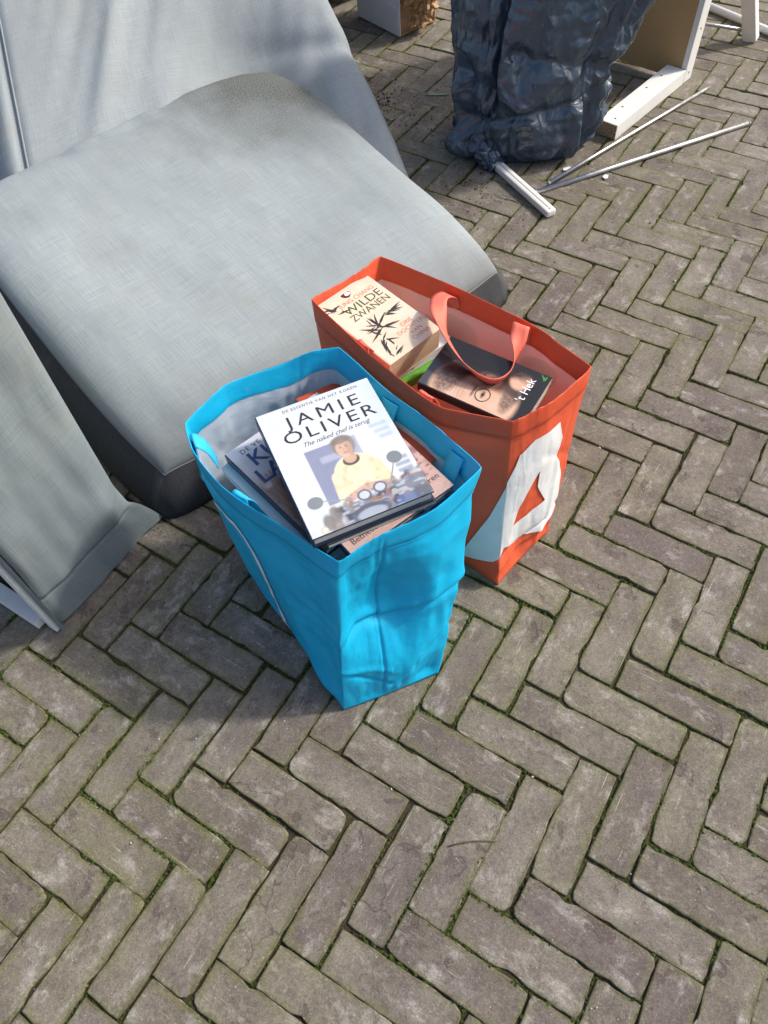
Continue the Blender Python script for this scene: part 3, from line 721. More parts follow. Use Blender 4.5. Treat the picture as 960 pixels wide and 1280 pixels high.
# ------------------------------------------------------------------ books
def frame(yaw, tx=0, ty=0):
    return (Matrix.Rotation(math.radians(yaw), 3, 'Z') @ Matrix.Rotation(math.radians(tx), 3, 'X') @ Matrix.Rotation(math.radians(ty), 3, 'Y'))
def coat(name, col, rough=.3, var=.05, scale=25, spec=.5, **kw): return simple(name, col, rough, var, scale, 0, Specular_IOR_Level=spec, **kw)
def page_material():
    t = NT('book_pages'); v = t.coord('Object'); l = t.noise(t.mapping(v, scale=(4, 4, 2600)), 1.0, 2); c = t.mix(t.ramp(l, .3, .7), (.42, .38, .31), (.78, .75, .68))
    return t.done(c, .85, t.bump(l, .4, .001))
M_pages = page_material()
def tan_pages():
    t = NT('tan_pages'); v = t.coord('Object'); l = t.noise(t.mapping(v, scale=(5, 5, 2400)), 1.0, 2); c = t.mix(t.ramp(l, .3, .7), (.40, .27, .15), (.60, .44, .28))
    c = t.mix(t.ramp(t.noise(v, 30, 4), .5, .7, 0, .3), c, (.42, .30, .2)); return t.done(c, .85, t.bump(l, .5, .001))
M_tan = tan_pages()
def print_material(name, rough=.28, coatw=.25):
    t = NT(name); a = t.node('ShaderNodeAttribute', attribute_name='print'); v = t.coord('Object')
    c = t.mix(1.0, a.outputs['Color'], t.node_gray(t.noise(v, 45, 5), .93, 1.06), 'MULTIPLY')
    return t.done(c, rough, t.bump(t.noise(v, 14, 3), .12, .004), Specular_IOR_Level=.5, Coat_Weight=coatw, Coat_Roughness=.12)
M_print = print_material('printed_cover')
COVER = {}
def book(name, label, centre, R, w, h, th, m_cover, m_page=None, hard=True, paint=None, res=(20, 26), soft=0.0, group=None):
    """local x = cover width (spine at -x), y = cover height, z = 0 at the face of the front cover"""
    root = empty(name, centre, label, 'book', group); root.rotation_euler = R.to_euler()
    ct = .0026 if hard else .0006; ins = .0035 if hard else .0004
    def bx(nm, x0, x1, y0, y1, z0, z1, mat, bev=.0005):
        vs, fs = box_data(x0, x1, y0, y1, z0, z1, bev); return mesh_obj(nm, vs, fs, mat, root, smooth=False, world_coords=False)
    fc = bx('front_cover', -w / 2, w / 2, -h / 2, h / 2, -ct, 0, m_cover)
    bx('back_cover', -w / 2, w / 2, -h / 2, h / 2, -th, -th + ct, m_cover)
    bx('spine', -w / 2 - .0012, -w / 2 + ct, -h / 2 + .0002, h / 2 - .0002, -th + .0003, -.0003, m_cover)
    bx('page_block', -w / 2 + ct + .0004, w / 2 - ins, -h / 2 + ins, h / 2 - ins, -th + ct + .0003, -ct - .0003, m_page or M_pages, .0002)
    if paint:
        nu, nv = res; X, Y = np.meshgrid(np.linspace(0, 1, nu), np.linspace(0, 1, nv))
        cols = np.clip(paint(X, Y), 0, 1).reshape(-1, 3)
        vs = [(-w / 2 + .0006 + (w - .0012) * x, -h / 2 + .0006 + (h - .0012) * y, .00025) for x, y in zip(X.ravel(), Y.ravel())]
        mesh_obj('cover_picture', vs, grid_faces(nu, nv), M_print, fc, smooth=False, cols=cols * .80, world_coords=False)
    COVER[root.name] = fc
    return root
def lettering(name, text, root, pos, size, mat, rotz=0, width=None, shear=0.0, spacing=1.0, align='LEFT', bold=0.0, R=None, up=.0005):
    cu = bpy.data.curves.new(name, 'FONT'); cu.body = text; cu.size = size; cu.shear = shear; cu.space_character = spacing; cu.align_x = align; cu.offset = bold; cu.fill_mode = 'FRONT'; cu.resolution_u = 3
    to = bpy.data.objects.new('tmp', cu); COL.objects.link(to)
    dg = bpy.context.evaluated_depsgraph_get(); me = bpy.data.meshes.new_from_object(to.evaluated_get(dg)); bpy.data.objects.remove(to)
    me.name = name; me.materials.clear(); me.materials.append(mat)
    o = bpy.data.objects.new(name, me); COL.objects.link(o); o.parent = COVER[root.name]
    xs = [v.co.x for v in me.vertices]
    sx = width / (max(xs) - min(xs)) if width else 1.0
    o.location = (pos[0], pos[1], pos[2] if len(pos) > 2 else up); o.scale = (sx, 1, 1)
    o.rotation_euler = R if R else (0, 0, rotz)
    return o
def S(a, b, x): t = np.clip((x - a) / (b - a), 0, 1); return t * t * (3 - 2 * t)
def over(c, m, col): return c * (1 - m[..., None]) + np.array(col) * m[..., None]
def ell(X, Y, cx, cy, rx, ry, soft=.08, rot=0):
    soft = soft * .55
    dx, dy = X - cx, Y - cy; c, s = math.cos(rot), math.sin(rot); d = np.sqrt(((dx * c + dy * s) / rx) ** 2 + ((-dx * s + dy * c) / ry) ** 2); return 1 - S(1 - soft, 1 + soft, d)
def rect(X, Y, x0, x1, y0, y1, s=.006): return S(x0 - s, x0 + s, X) * (1 - S(x1 - s, x1 + s, X)) * S(y0 - s, y0 + s, Y) * (1 - S(y1 - s, y1 + s, Y))
def caps(X, Y, ax, ay, bx, by, r, asp=1.28, soft=.15):
    dx, dy = bx - ax, (by - ay) * asp; t = np.clip(((X - ax) * dx + (Y - ay) * asp * dy) / (dx * dx + dy * dy), 0, 1)
    d = np.sqrt((X - ax - t * dx) ** 2 + ((Y - ay) * asp - t * dy) ** 2) / r; return 1 - S(1 - soft, 1 + soft, d)
def vnoise(X, Y, sx, sy, seed):
    g = np.random.RandomState(seed).rand(sy + 2, sx + 2); x, y = np.clip(X, 0, 1) * sx, np.clip(Y, 0, 1) * sy; i, j = x.astype(int), y.astype(int); u, v = x - i, y - j; u = u * u * (3 - 2 * u); v = v * v * (3 - 2 * v)
    return (g[j, i] * (1 - u) + g[j, i + 1] * u) * (1 - v) + (g[j + 1, i] * (1 - u) + g[j + 1, i + 1] * u) * v

def paint_cook(X, Y):          # pale street scene: a figure in a yellow jumper leaning on a scooter
    c = np.zeros(X.shape + (3,)); c[:] = lin(226, 230, 236)
    c = over(c, S(.35, 1.0, Y) * .5, lin(214, 224, 232)); c = over(c, S(.75, 1, X) * S(.3, .6, Y) * .6, lin(200, 214, 226)); c = over(c, (1 - S(0, .35, Y)) * .35, lin(205, 206, 210))
    door = rect(X, Y, .225, .66, .17, .60, .006) * (1 - .35 * S(.5, .66, X)); c = over(c, door * .9, lin(136, 141, 170))
    c = over(c, rect(X, Y, .32, .52, .47, .52, .012) * .7, lin(190, 195, 212))
    for k in range(3):
        c = over(c, rect(X, Y, .80 + .02 * k, .95, .60 - .05 * k, .63 - .05 * k, .012) * .45, lin(150, 170, 195)); c = over(c, rect(X, Y, .84, .96, .30 - .045 * k, .33 - .045 * k, .01) * .6, lin(112, 125, 152))
    n1 = vnoise(X, Y, 26, 34, 1); n2 = vnoise(X, Y, 60, 80, 2)
    Yb = Y; Y = Y + .042; jy = lin(236, 230, 196); jd = lin(206, 194, 148)
    body = np.maximum(ell(X, Y, .545, .365, .185, .150, .08), rect(X, Y, .40, .69, .22, .40, .02))
    body = np.maximum(body, np.maximum(caps(X, Y, .39, .38, .37, .22, .055), caps(X, Y, .70, .38, .735, .22, .055)))
    c = over(c, body, jy); c = over(c, body * S(.5, .8, n1) * .45, jd); c = over(c, body * S(.62, .70, X) * .3, jd)
    c = over(c, ell(X, Y, .545, .470, .070, .040, .2), lin(95, 85, 82)); c = over(c, ell(X, Y, .545, .487, .052, .04, .25), lin(214, 176, 152))
    c = over(c, ell(X, Y, .540, .595, .098, .082, .22) * (.75 + .25 * n2), lin(150, 138, 128)); c = over(c, ell(X, Y, .535, .568, .066, .070, .2), lin(220, 186, 164))
    c = over(c, ell(X, Y, .575, .555, .025, .055, .6) * .4, lin(160, 122, 105)); c = over(c, ell(X, Y, .535, .640, .085, .030, .5) * .8, lin(136, 124, 114))
    for ex in (.512, .556): c = over(c, ell(X, Y, ex, .583, .011, .0055, .6) * .6, lin(90, 72, 66)); c = over(c, ell(X, Y, ex, .597, .018, .004, .8) * .35, lin(120, 96, 84))
    c = over(c, ell(X, Y, .530, .562, .008, .016, .9) * .35, lin(176, 130, 112)); c = over(c, ell(X, Y, .535, .536, .024, .007, .5) * .55, lin(176, 96, 90))
    skin = np.maximum(caps(X, Y, .385, .205, .56, .245, .034), caps(X, Y, .725, .215, .56, .245, .036))
    c = over(c, skin, lin(216, 180, 160)); c = over(c, skin * S(.45, .8, vnoise(X, Y, 46, 30, 5)) * .45, lin(170, 126, 108))
    Y = Yb
    # scooter strip
    n3 = vnoise(X, Y, 11, 22, 8); n4 = vnoise(X, Y, 22, 60, 9)
    st = (1 - S(.11, .17, Y + .06 * (n1 - .5) - .05 * S(.5, .9, X))) * S(.20, .34, X + .1 * (n3 - .5)); c = over(c, st * .92, lin(126, 128, 140)); c = over(c, st * S(.45, .62, n3) * .8, lin(74, 72, 80)); c = over(c, st * S(.62, .75, n4) * .75, lin(196, 202, 208)); c = over(c, st * S(.74, .84, vnoise(X, Y, 16, 30, 19)) * .7, lin(176, 128, 92)); c = over(c, st * S(.7, .8, vnoise(X, Y, 9, 20, 29)) * .6, lin(104, 128, 176))
    Y = Yb + .03
    for (x, y) in ((.505, .185), (.645, .20)): c = over(c, ell(X, Y, x, y, .056, .040, .12), lin(116, 116, 130)); c = over(c, ell(X, Y, x, y, .040, .028, .2), lin(206, 212, 224))
    c = over(c, ell(X, Y, .50, .06, .16, .06, .15) * .9, lin(96, 100, 116)); c = over(c, ell(X, Y, .50, .05, .12, .04, .3) * .8, lin(184, 192, 204))
    c = over(c, caps(X, Y, .73, .19, .835, .33, .0055), lin(150, 156, 164)); c = over(c, ell(X, Y, .862, .365, .062, .046, .08), lin(132, 138, 142))
    c = over(c, caps(X, Y, .20, .245, .42, .185, .0055), lin(160, 165, 172)); c = over(c, ell(X, Y, .135, .255, .062, .044, .08), lin(140, 145, 150))
    for (x, y, q) in ((.17, .09, 0), (.24, .13, 1), (.22, .05, 2)): c = over(c, ell(X, Y, x, y, .045, .06, .5) * .75, lin(104 + 20 * q, 96 + 18 * q, 92 + 16 * q))
    c = over(c, ell(X, Y, .115, .055, .030, .026, .2), lin(206, 196, 160)); c = over(c, ell(X, Y, .115, .055, .02, .018, .2), lin(240, 236, 220))
    c = over(c, rect(X, Y, .86, 1.0, 0, .11, .02) * .7, lin(96, 98, 108))
    return c
def paint_brown(X, Y):
    c = np.zeros(X.shape + (3,)); c[:] = lin(150, 112, 92); n = vnoise(X, Y, 14, 18, 21); n2 = vnoise(X, Y, 40, 52, 22)
    c = over(c, S(.4, .8, n), lin(178, 142, 122)); c = over(c, S(.5, .9, n2) * .6, lin(116, 80, 66)); c = over(c, S(.55, .74, Y + .08 * (n - .5)), lin(206, 194, 196)); c = over(c, S(.82, .95, Y), lin(212, 212, 222))
    c = over(c, S(.65, .8, n) * rect(X, Y, 0, 1, .5, .72, .04) * .8, lin(226, 200, 184))
    for k in range(3): c = over(c, caps(X, Y, .06 + .05 * k, .70, .10 + .05 * k, 0, .006), lin(190, 120, 92))
    return c
def paint_pink(X, Y):
    c = np.zeros(X.shape + (3,)); c[:] = lin(206, 174, 164); n = vnoise(X, Y, 10, 12, 31); n2 = vnoise(X, Y, 34, 40, 32)
    c = over(c, S(.5, .9, n2) * .3, lin(188, 150, 140)); c = over(c, S(.16, .30, Y + .1 * (n - .5)) * S(.5, .8, n2), lin(160, 96, 94)); c = over(c, S(.28, .42, Y) * S(.4, .75, n) * .8, lin(128, 66, 66)); c = over(c, S(.4, .6, Y) * S(.5, .8, n2) * .6, lin(222, 206, 200))
    c = over(c, S(.6, .75, vnoise(X, Y, 90, 120, 33)) * (1 - S(.0, .2, Y)) * .5, lin(170, 132, 122)); return c
def paint_swans(X, Y):
    c = np.zeros(X.shape + (3,)); c[:] = lin(240, 218, 190); n = vnoise(X, Y, 8, 10, 41); c = over(c, S(.4, .9, n) * .5, lin(246, 226, 206)); c = over(c, (1 - S(0, .12, X)) * .35, lin(248, 222, 212)); c = over(c, S(.9, 1, Y) * .5, lin(240, 204, 190)); return c
def paint_portrait(X, Y):       # close portrait in a dark room: generic, soft
    c = np.zeros(X.shape + (3,)); c[:] = lin(24, 24, 27); n = vnoise(X, Y, 9, 13, 51); n2 = vnoise(X, Y, 40, 56, 52)
    c = over(c, S(.74, .9, Y) * (1 - S(.45, .75, X)) * .85, lin(82, 82, 88)); c = over(c, S(.5, .9, n) * S(.8, .95, Y) * .35, lin(70, 84, 84))
    face = ell(X, Y, .20, .52, .62, .40, .14); c = over(c, face, lin(226, 184, 156)); c = over(c, face * S(.35, .8, n) * .35, lin(240, 206, 184))
    c = over(c, face * S(.26, .50, X + .20 * (n - .5)) * .96, lin(34, 25, 23))
    hair = ell(X, Y, .30, .80, .30, .11, .5); c = over(c, hair * (.35 + .6 * n2), lin(88, 70, 62)); c = over(c, ell(X, Y, .80, .55, .26, .42, .3) * (.75 + .25 * n2), lin(28, 22, 22)); c = over(c, ell(X, Y, .52, .46, .15, .10, .7) * .75, lin(150, 106, 86))
    c = over(c, ell(X, Y, .42, .22, .34, .07, .5) * (.4 + .5 * n2), lin(84, 64, 56)); c = over(c, ell(X, Y, .72, .22, .17, .09, .35), lin(226, 182, 154)); c = over(c, ell(X, Y, .80, .19, .10, .06, .5) * .5, lin(150, 104, 84))
    for k in range(4): c = over(c, caps(X, Y, .05, .60 + .035 * k, .34, .62 + .03 * k, .006, 1.7, .6) * .35, lin(150, 104, 80))
    
    for ex in (.24, .55): c = over(c, ell(X, Y, ex, .44, .07, .016, .5) * .75, lin(84, 58, 50)); c = over(c, ell(X, Y, ex, .44, .028, .014, .4) * .9, lin(26, 20, 20)); c = over(c, ell(X, Y, ex, .53, .11, .014, .6) * .7, lin(60, 46, 42))
    c = over(c, caps(X, Y, .40, .44, .42, .26, .022, 1.7, .8) * .4, lin(160, 112, 90)); c = over(c, ell(X, Y, .95, .62, .30, .50, .25) * (.8 + .2 * n2), lin(24, 19, 19))
    return c
INK = coat('dark_ink', (.035, .030, .034), .3); NAVY = coat('navy_board', (.010, .022, .060), .35); GREYINK = coat('grey_ink', (.10, .10, .11), .35); BLUEINK = coat('blue_ink', (.016, .050, .16), .3)
REDINK = coat('coral_ink', (.62, .20, .11), .35); GREENINK = coat('olive_ink', (.07, .085, .018), .35); WHITEINK = coat('white_ink', (.82, .82, .80), .35); LEAFINK = coat('leaf_ink', (.05, .25, .03), .35)

# blue bag
jo = book('cookbook', 'white hardcover cookbook with a figure in a yellow jumper, on top in the blue bag', (-.0581, .7393, .3825), frame(20.38, 2.3, .3), .197, .252, .024, NAVY, paint=paint_cook, res=(250, 320))
lettering('title_lettering', 'JAMIE', jo, (-.058, .0800), .0330, INK, width=.128, spacing=1.35); lettering('title_lettering', 'OLIVER', jo, (-.074, .0500), .0330, INK, width=.156, spacing=1.25)
lettering('tagline_lettering', 'DE ESSENTIE VAN HET KOKEN', jo, (-.056, .1130), .0080, GREYINK, width=.130, spacing=1.25)
lettering('tagline_lettering', 'The naked chef is terug', jo, (-.050, .0345), .0125, GREYINK, width=.114, shear=.4, rotz=.03)
bk2 = book('magazine_book', 'thin softcover book with a dark back lying under the white cookbook', (-.0460, .7330, .3555), frame(21.5, 1.5, .3), .180, .236, .008, coat('black_cover', (.02, .025, .03), .35), hard=False)
be = book('travel_book', 'pink hardcover book with place names along its lower edge, under the white cookbook', (-.0234, .7087, .3450), frame(34.9, .5, 0), .20, .19, .018, NAVY, paint=paint_pink, res=(70, 90))
lettering('place_names', 'Bethesda · Ame', be, (-.088, -.080), .0150, INK); lettering('place_names', 'eren', be, (.066, -.068), .0150, INK)
kl = book('country_book', 'brown hardcover book with bold blue title letters, between the white cookbook and the bag wall', (-.0968, .7624, .3260), frame(38.5, 0, 0), .20, .26, .020, NAVY, paint=paint_brown, res=(70, 90))
lettering('title_lettering', 'DE VE', kl, (-.080, .109), .0140, INK, spacing=1.15); lettering('title_lettering', 'KU', kl, (-.078, .074), .044, BLUEINK, bold=.0008); lettering('title_lettering', 'LA', kl, (-.090, .036), .044, BLUEINK, bold=.0008)
book('pale_book', 'pale blue hardcover book showing below the brown book', (-.1090, .7520, .3050), frame(37.0, 0, 0), .20, .255, .022, coat('pale_blue_board', (.48, .58, .64), .4))
book('red_book', 'orange red book peeking out behind the white cookbook', (-.010, .842, .3240), frame(24, 0, 0), .17, .24, .016, coat('red_board', (.50, .075, .025), .4))
# orange bag
wz = book('novel', 'thick cream paperback novel with black bamboo leaves, in the orange bag', (.0177, 1.0551, .3690), frame(40.04, 3.9, 0), .125, .195, .050, coat('cream_board', (.80, .62, .45), .4), M_tan, hard=False, paint=paint_swans, res=(40, 60))
lettering('title_lettering', 'WILDE', wz, (-.036, .038), .0260, GREENINK, width=.088); lettering('title_lettering', 'ZWANEN', wz, (-.038, .019), .0225, GREENINK, width=.090)
lettering('author_lettering', 'JUNG CHANG', wz, (-.034, .060), .0145, REDINK, width=.084)
for k, tx in enumerate(('DRIE', 'DOCHTERS', 'VAN', 'CHINA')): lettering('subtitle_lettering', tx, wz, (.030, -.048 - .0125 * k), .0130, REDINK, align='CENTER')
def bamboo(root, cx, cy, n, seed, L0, L1, a0, a1):
    r = random.Random(seed); vs, fs = [], []
    for k in range(n):
        a = r.uniform(a0, a1); L = r.uniform(L0, L1); w = L * r.uniform(.05, .085); x, y = cx + r.gauss(0, .006), cy + r.gauss(0, .006); b = len(vs); dx, dy = math.cos(a), math.sin(a)
        for (f, q) in ((0, 0), (.3, 1), (.62, .8), (1, 0), (.62, -.5), (.3, -.8)):
            px, py = x + dx * L * f - dy * w * q + dy * .06 * L * f * f, y + dy * L * f + dx * w * q; px = max(-.061, min(.061, px)); py = max(-.096, min(.096, py)); vs.append((px, py, .0006 + k * .00003))
        fs.append(tuple(range(b, b + 6)))
    mesh_obj('bamboo_print', vs, fs, INK, COVER[root.name], smooth=False, world_coords=False)
bamboo(wz, -.045, .066, 9, 3, .016, .034, -.3, 3.0); bamboo(wz, -.018, -.022, 16, 5, .020, .046, -1.2, 3.6); bamboo(wz, -.030, -.050, 8, 7, .020, .04, -2.6, .6); bamboo(wz, .024, -.002, 7, 9, .018, .042, -.9, .9); bamboo(wz, -.036, -.082, 5, 11, .014, .03, .2, 2.8)
sw = []
for k in range(14): a = 2 * math.pi * k / 14; sw.append((-.002 + .0105 * math.cos(a), .082 + .0068 * math.sin(a) + .002 * math.cos(2 * a), .0006))
mesh_obj('medallion_print', sw, [tuple(range(14))], coat('maroon_ink', (.10, .02, .02), .35), COVER[wz.name], smooth=False, world_coords=False)
mesh_obj('medallion_print', [(.001 + .006 * math.cos(2 * math.pi * k / 10), .082 + .0045 * math.sin(2 * math.pi * k / 10), .0008) for k in range(10)], [tuple(range(10))], WHITEINK, COVER[wz.name], smooth=False, world_coords=False)
jn = book('paperback', 'white spined paperback lying under the thick cream novel', (.050, 1.0480, .3150), frame(123.2, 0, 0), .125, .168, .022, coat('white_board', (.74, .73, .76), .4), hard=False)
lettering('spine_lettering', 'Jan', jn, (-.0640, .010, -.0050), .018, GREYINK, R=(math.pi / 2, math.pi, -math.pi / 2))
gb = book('paperback', 'green and yellow paperback at the bottom of the pile under the cream novel', (.056, 1.0390, .2920), frame(122.0, 0, 0), .130, .172, .020, coat('green_board', (.12, .36, .03), .4), simple('yellow_edge', (.80, .62, .04), .5), hard=False)
hk = book('biography', 'dark paperback with a portrait wearing round glasses, in the orange bag', (.1900, .8950, .3540), frame(54.5, 2.0, -3.5), .118, .196, .020, coat('black_board', (.02, .02, .022), .35), hard=False, paint=paint_portrait, res=(90, 140))
def ring_print(root, cx, cy, r, mat):
    vs, fs = [], []
    for k in range(28):
        a = 2 * math.pi * k / 28
        for rr in (r - .0008, r + .0008): vs.append((cx + rr * math.cos(a), cy + rr * .9 * math.sin(a), .0007))
    for k in range(28): a, b = 2 * k, 2 * ((k + 1) % 28); fs.append((a, a + 1, b + 1, b))
    return mesh_obj('glasses_print', vs, fs, mat, COVER[root.name], smooth=False, world_coords=False)
ring_print(hk, -.031, -.012, .0140, INK); ring_print(hk, .006, -.008, .0140, INK)
lettering('title_lettering', "'t Hek", hk, (.040, -.0770), .0215, WHITEINK, align='RIGHT')
bamboo_l = [(.044, -.088, .0006), (.050, -.084, .0006), (.058, -.078, .0006), (.052, -.087, .0006), (.057, -.091, .0006), (.048, -.091, .0006)]
mesh_obj('leaf_emblem', bamboo_l, [tuple(range(6))], LEAFINK, COVER[hk.name], smooth=False, world_coords=False)

# ------------------------------------------------------------------ refuse bag
def refuse_material():
    t = NT('navy_plastic_film'); v = t.coord('Object'); n = t.noise(v, 9, 5)
    c = t.mix(n, (.030, .054, .084), (.048, .080, .116)); 
    wp = t.node('ShaderNodeVectorMath', operation='ADD'); nn = t.node('ShaderNodeTexNoise'); nn.inputs['Scale'].default_value = 7; t.link(v, nn.inputs['Vector']); ns_ = t.node('ShaderNodeVectorMath', operation='SCALE'); t.link(nn.outputs['Color'], ns_.inputs[0]); ns_.inputs['Scale'].default_value = .16; t.link(v, wp.inputs[0]); t.link(ns_.outputs[0], wp.inputs[1])
    pv = t.mapping(wp.outputs[0], scale=(1, 1, .62)); nb = t.bump(t.voro(pv, 11), .75, .030); nb = t.bump(t.voro(t.mapping(pv, loc=(3, 1, 2), rot=(.4, .3, .9)), 27), .55, .012, nb); nb = t.bump(t.voro(t.mapping(pv, loc=(1, 5, 2)), 70), .25, .004, nb); nb = t.bump(t.noise(t.mapping(v, scale=(1, 1, .4)), 90, 3, .5, .5), .10, .004, nb)
    t.done(c, .25, nb, Specular_IOR_Level=.8)
    return t.m
def voro(p): return noise.voronoi(p)[0]
def refuse_bag():
    root = empty('refuse_bag', (.52, 2.19, 0), 'crumpled dark navy plastic refuse bag standing beside the brown board', 'refuse bag')
    nu, nv = 420, 260; vs = []; H = .80
    for j in range(nv):
        f = j / (nv - 1); z = .004 + H * f
        cx = .510 + .15 * z; cy = 2.195 + .06 * z; a = .195 + .10 * min(z, .45) - .25 * max(0, z - .6); b = .125 + .06 * z - .2 * max(0, z - .62)
        sq = sstep(0, .05, z); a *= .86 + .14 * sq; b *= .86 + .14 * sq
        for i in range(nu):
            th = 2 * math.pi * i / nu; cs, sn = math.cos(th), math.sin(th); e = .72
            x = a * math.copysign(abs(cs) ** e, cs); y = b * math.copysign(abs(sn) ** e, sn)
            p = Vector((cs * 1.25, sn * 1.25, z * 2.0)); w = p + Vector((nz(p.x * 1.6, p.y * 1.6, p.z * 1.6), nz(p.x * 1.6 + 9, p.y * 1.6, p.z * 1.6), nz(p.x * 1.6, p.y * 1.6 + 9, p.z * 1.6))) * .30
            v1 = voro(w * 1.55 + Vector((.3, .7, .1))); v2 = voro(w * 3.4 + Vector((5, 1, 2)))
            amp = .75 + .55 * sstep(.40, 0, z)
            ar = th * .19; d = .030 * (v1[0] - .45) + .066 * folds(ar, z * .36, 3.4) + .020 * folds(ar + 4, z * .8 + 2, 8.0) + .0045 * folds(ar + 8, z + 5, 18)
            # deep vertical fold on the left front, horizontal pinch low down
            dth = th - 4.08 + .25 * nz(z * 4, 1, 1); d -= .050 * math.exp(-(dth / .055) ** 2) * sstep(.10, .22, z); d += .022 * math.exp(-((dth + .20) / .13) ** 2) * sstep(.08, .2, z)
            d -= .018 * math.exp(-((z - .165 - .05 * cs) / .018) ** 2) * (th > 3.3)
            d -= .020 * math.exp(-((z - .29 + .06 * cs) / .02) ** 2) * (th > 4.2) * (th < 6.0)
            d *= amp
            tl = math.exp(-((th - 3.45) / .20) ** 2) * sstep(.14, 0, z) * .085; d += tl
            d *= sstep(0, .02, z) * .7 + .3
            q = Vector((cx + x + cs * d, cy + y + sn * d * .8, max(.004, z + (.012 * nz(th * 2, z * 7, 4)) * sstep(0, .06, z)))); vs.append(q)
    fs = grid_faces(nu, nv, closed=True); fs.append(tuple(range(nu))[::-1])
    ring = range((nv - 1) * nu, nv * nu); fs.append(tuple(ring))
    mesh_obj('film', vs, fs, refuse_material(), root)
    # bunched corner of the film at the foot
    vs = []; n1, n2 = 40, 50
    for j in range(n2):
        f = j / (n2 - 1); c = Vector((.372 + .045 * f, 2.13 - .075 * f, .052 - .040 * f)); r = .045 * (1 - .55 * f) + .004
        for i in range(n1):
            th = 2 * math.pi * i / n1; p = Vector((math.cos(th), math.sin(th), f * 2)); v1 = voro(p * 1.7 + Vector((3, 3, 3))); k = r * (.7 + .6 * (v1[1] - v1[0])); q = c + Vector((math.cos(th) * k * 1.0, math.cos(th) * k * .5, math.sin(th) * k)); q.z = max(.005, q.z); vs.append(q)
    fs = grid_faces(n1, n2, closed=True, flip=True) + [tuple(range(n1)), tuple(range((n2 - 1) * n1, n2 * n1))[::-1]]
    mesh_obj('bunched_corner', vs, fs, bpy.data.materials['navy_plastic_film'], root)
refuse_bag()

# ------------------------------------------------------------------ broken furniture
def worn_paint():
    t = NT('white_paint'); v = t.coord('Object'); n = t.noise(v, 18, 5); c = t.mix(n, (.66, .65, .61), (.78, .77, .73))
    w = t.noise(v, 70, 8, .75); c = t.mix(t.ramp(w, .66, .69, 0, .8), c, (.30, .22, .13)); c = t.mix(t.ramp(t.noise(v, 9, 6, .7), .55, .75, 0, .35), c, (.42, .40, .34))
    return t.done(c, .5, t.bump(w, .25, .002))
M_wpaint = worn_paint()
def chip_material():
    t = NT('raw_chipboard'); v = t.coord('Object'); n = t.voro(v, 260); c = t.mix(t.ramp(n, .1, .6), (.10, .065, .035), (.42, .32, .19)); return t.done(c, .9, t.bump(n, .8, .003))
def hardboard():
    t = NT('brown_hardboard'); v = t.coord('Object'); n = t.noise(v, 260, 5, .7); m = t.noise(v, 7, 5)
    c = t.mix(n, (.36, .225, .095), (.48, .315, .145)); c = t.mix(t.ramp(m, .4, .7, 0, .3), c, (.30, .185, .08)); return t.done(c, .7, t.bump(n, .3, .001))
def cabinet():
    d = Vector((.712, .702, 0)); s = Vector((.702, -.712, 0)); e = Vector((.7675, 2.188, 0))
    root = empty('cabinet_frame', (1.05, 2.44, 0), 'broken white cabinet frame with a brown hardboard back panel', 'cabinet frame')
    rail = beam('rail', e + Vector((0, 0, .0235)), e + d * .405 + Vector((0, 0, .0235)), .066, .045, M_wpaint, root)
    beam('cut_end', e - d * .0016 + Vector((0, 0, .0235)), e + d * .0004 + Vector((0, 0, .0235)), .064, .043, chip_material(), rail, bev=0)
    tube('screw_hole', [e + d * .03 + s * .006 + Vector((0, 0, .0455)), e + d * .03 + s * .006 + Vector((0, 0, .0464))], .0032, simple('dark_hole', (.02, .018, .015), .9), rail)
    p0 = e + d * .432 + s * .024
    beam('post', p0 + Vector((0, 0, .002)), p0 + Vector((0, 0, .82)), .018, .050, M_wpaint, root, up=d)
    for hz in (.03, .16, .30): tube('screw_head', [p0 + s * .0088 + Vector((0, 0, hz)), p0 + s * .0100 + Vector((0, 0, hz))], .0035, simple('screw_steel', (.30, .29, .28), .4, Metallic=.8), root)
    for hd in (.10, .24, .33): tube('dowel_hole', [e + d * hd - s * .012 + Vector((0, 0, .0455)), e + d * hd - s * .012 + Vector((0, 0, .0464))], .0034, bpy.data.materials['dark_hole'], rail)
    q0 = p0 - d * .0205 - s * .004
    beam('back_panel', q0 + Vector((0, 0, .41)), q0 - s * .52 + Vector((0, 0, .41)), .006, .80, hardboard(), root, bev=.0008)
    p1 = q0 - s * .53; beam('post', p1 + Vector((0, 0, .002)), p1 + Vector((0, 0, .82)), .018, .050, M_wpaint, root, up=d)
cabinet()
def steel():
    t = NT('zinc_tube'); v = t.coord('Object'); n = t.noise(v, 60, 5); c = t.mix(n, (.36, .36, .355), (.58, .58, .57)); return t.done(c, t.ramp(n, .3, .7, .25, .45), None, Metallic=.85)
M_steel = steel()
def rod(label, a, b, r, mat, cat='rod', name='metal_rod', group=None):
    a, b = Vector(a), Vector(b); root = empty(name, (a + b) / 2 * 1.0, label, cat, group); d = (b - a).normalized()
    tube('shaft', [a, a + (b - a) * .33, a + (b - a) * .66, b], r, mat, root, seg=14)
    tube('end_cap', [b - d * .004, b + d * .0012], r * 1.06, simple('cap_grey', (.25, .25, .25), .5), root, seg=14); tube('end_cap', [a - d * .0012, a + d * .004], r * 1.06, bpy.data.materials['cap_grey'], root, seg=14)
rod('thicker silver metal rod on the pavers, lower of the crossing pair', (.505, 1.926, .0075), (1.204, 2.185, .0075), .0070, M_steel)
rod('thinner silver metal rod on the pavers, running towards the white rail', (.545, 1.950, .0175), (1.151, 2.408, .0065), .0052, M_steel)
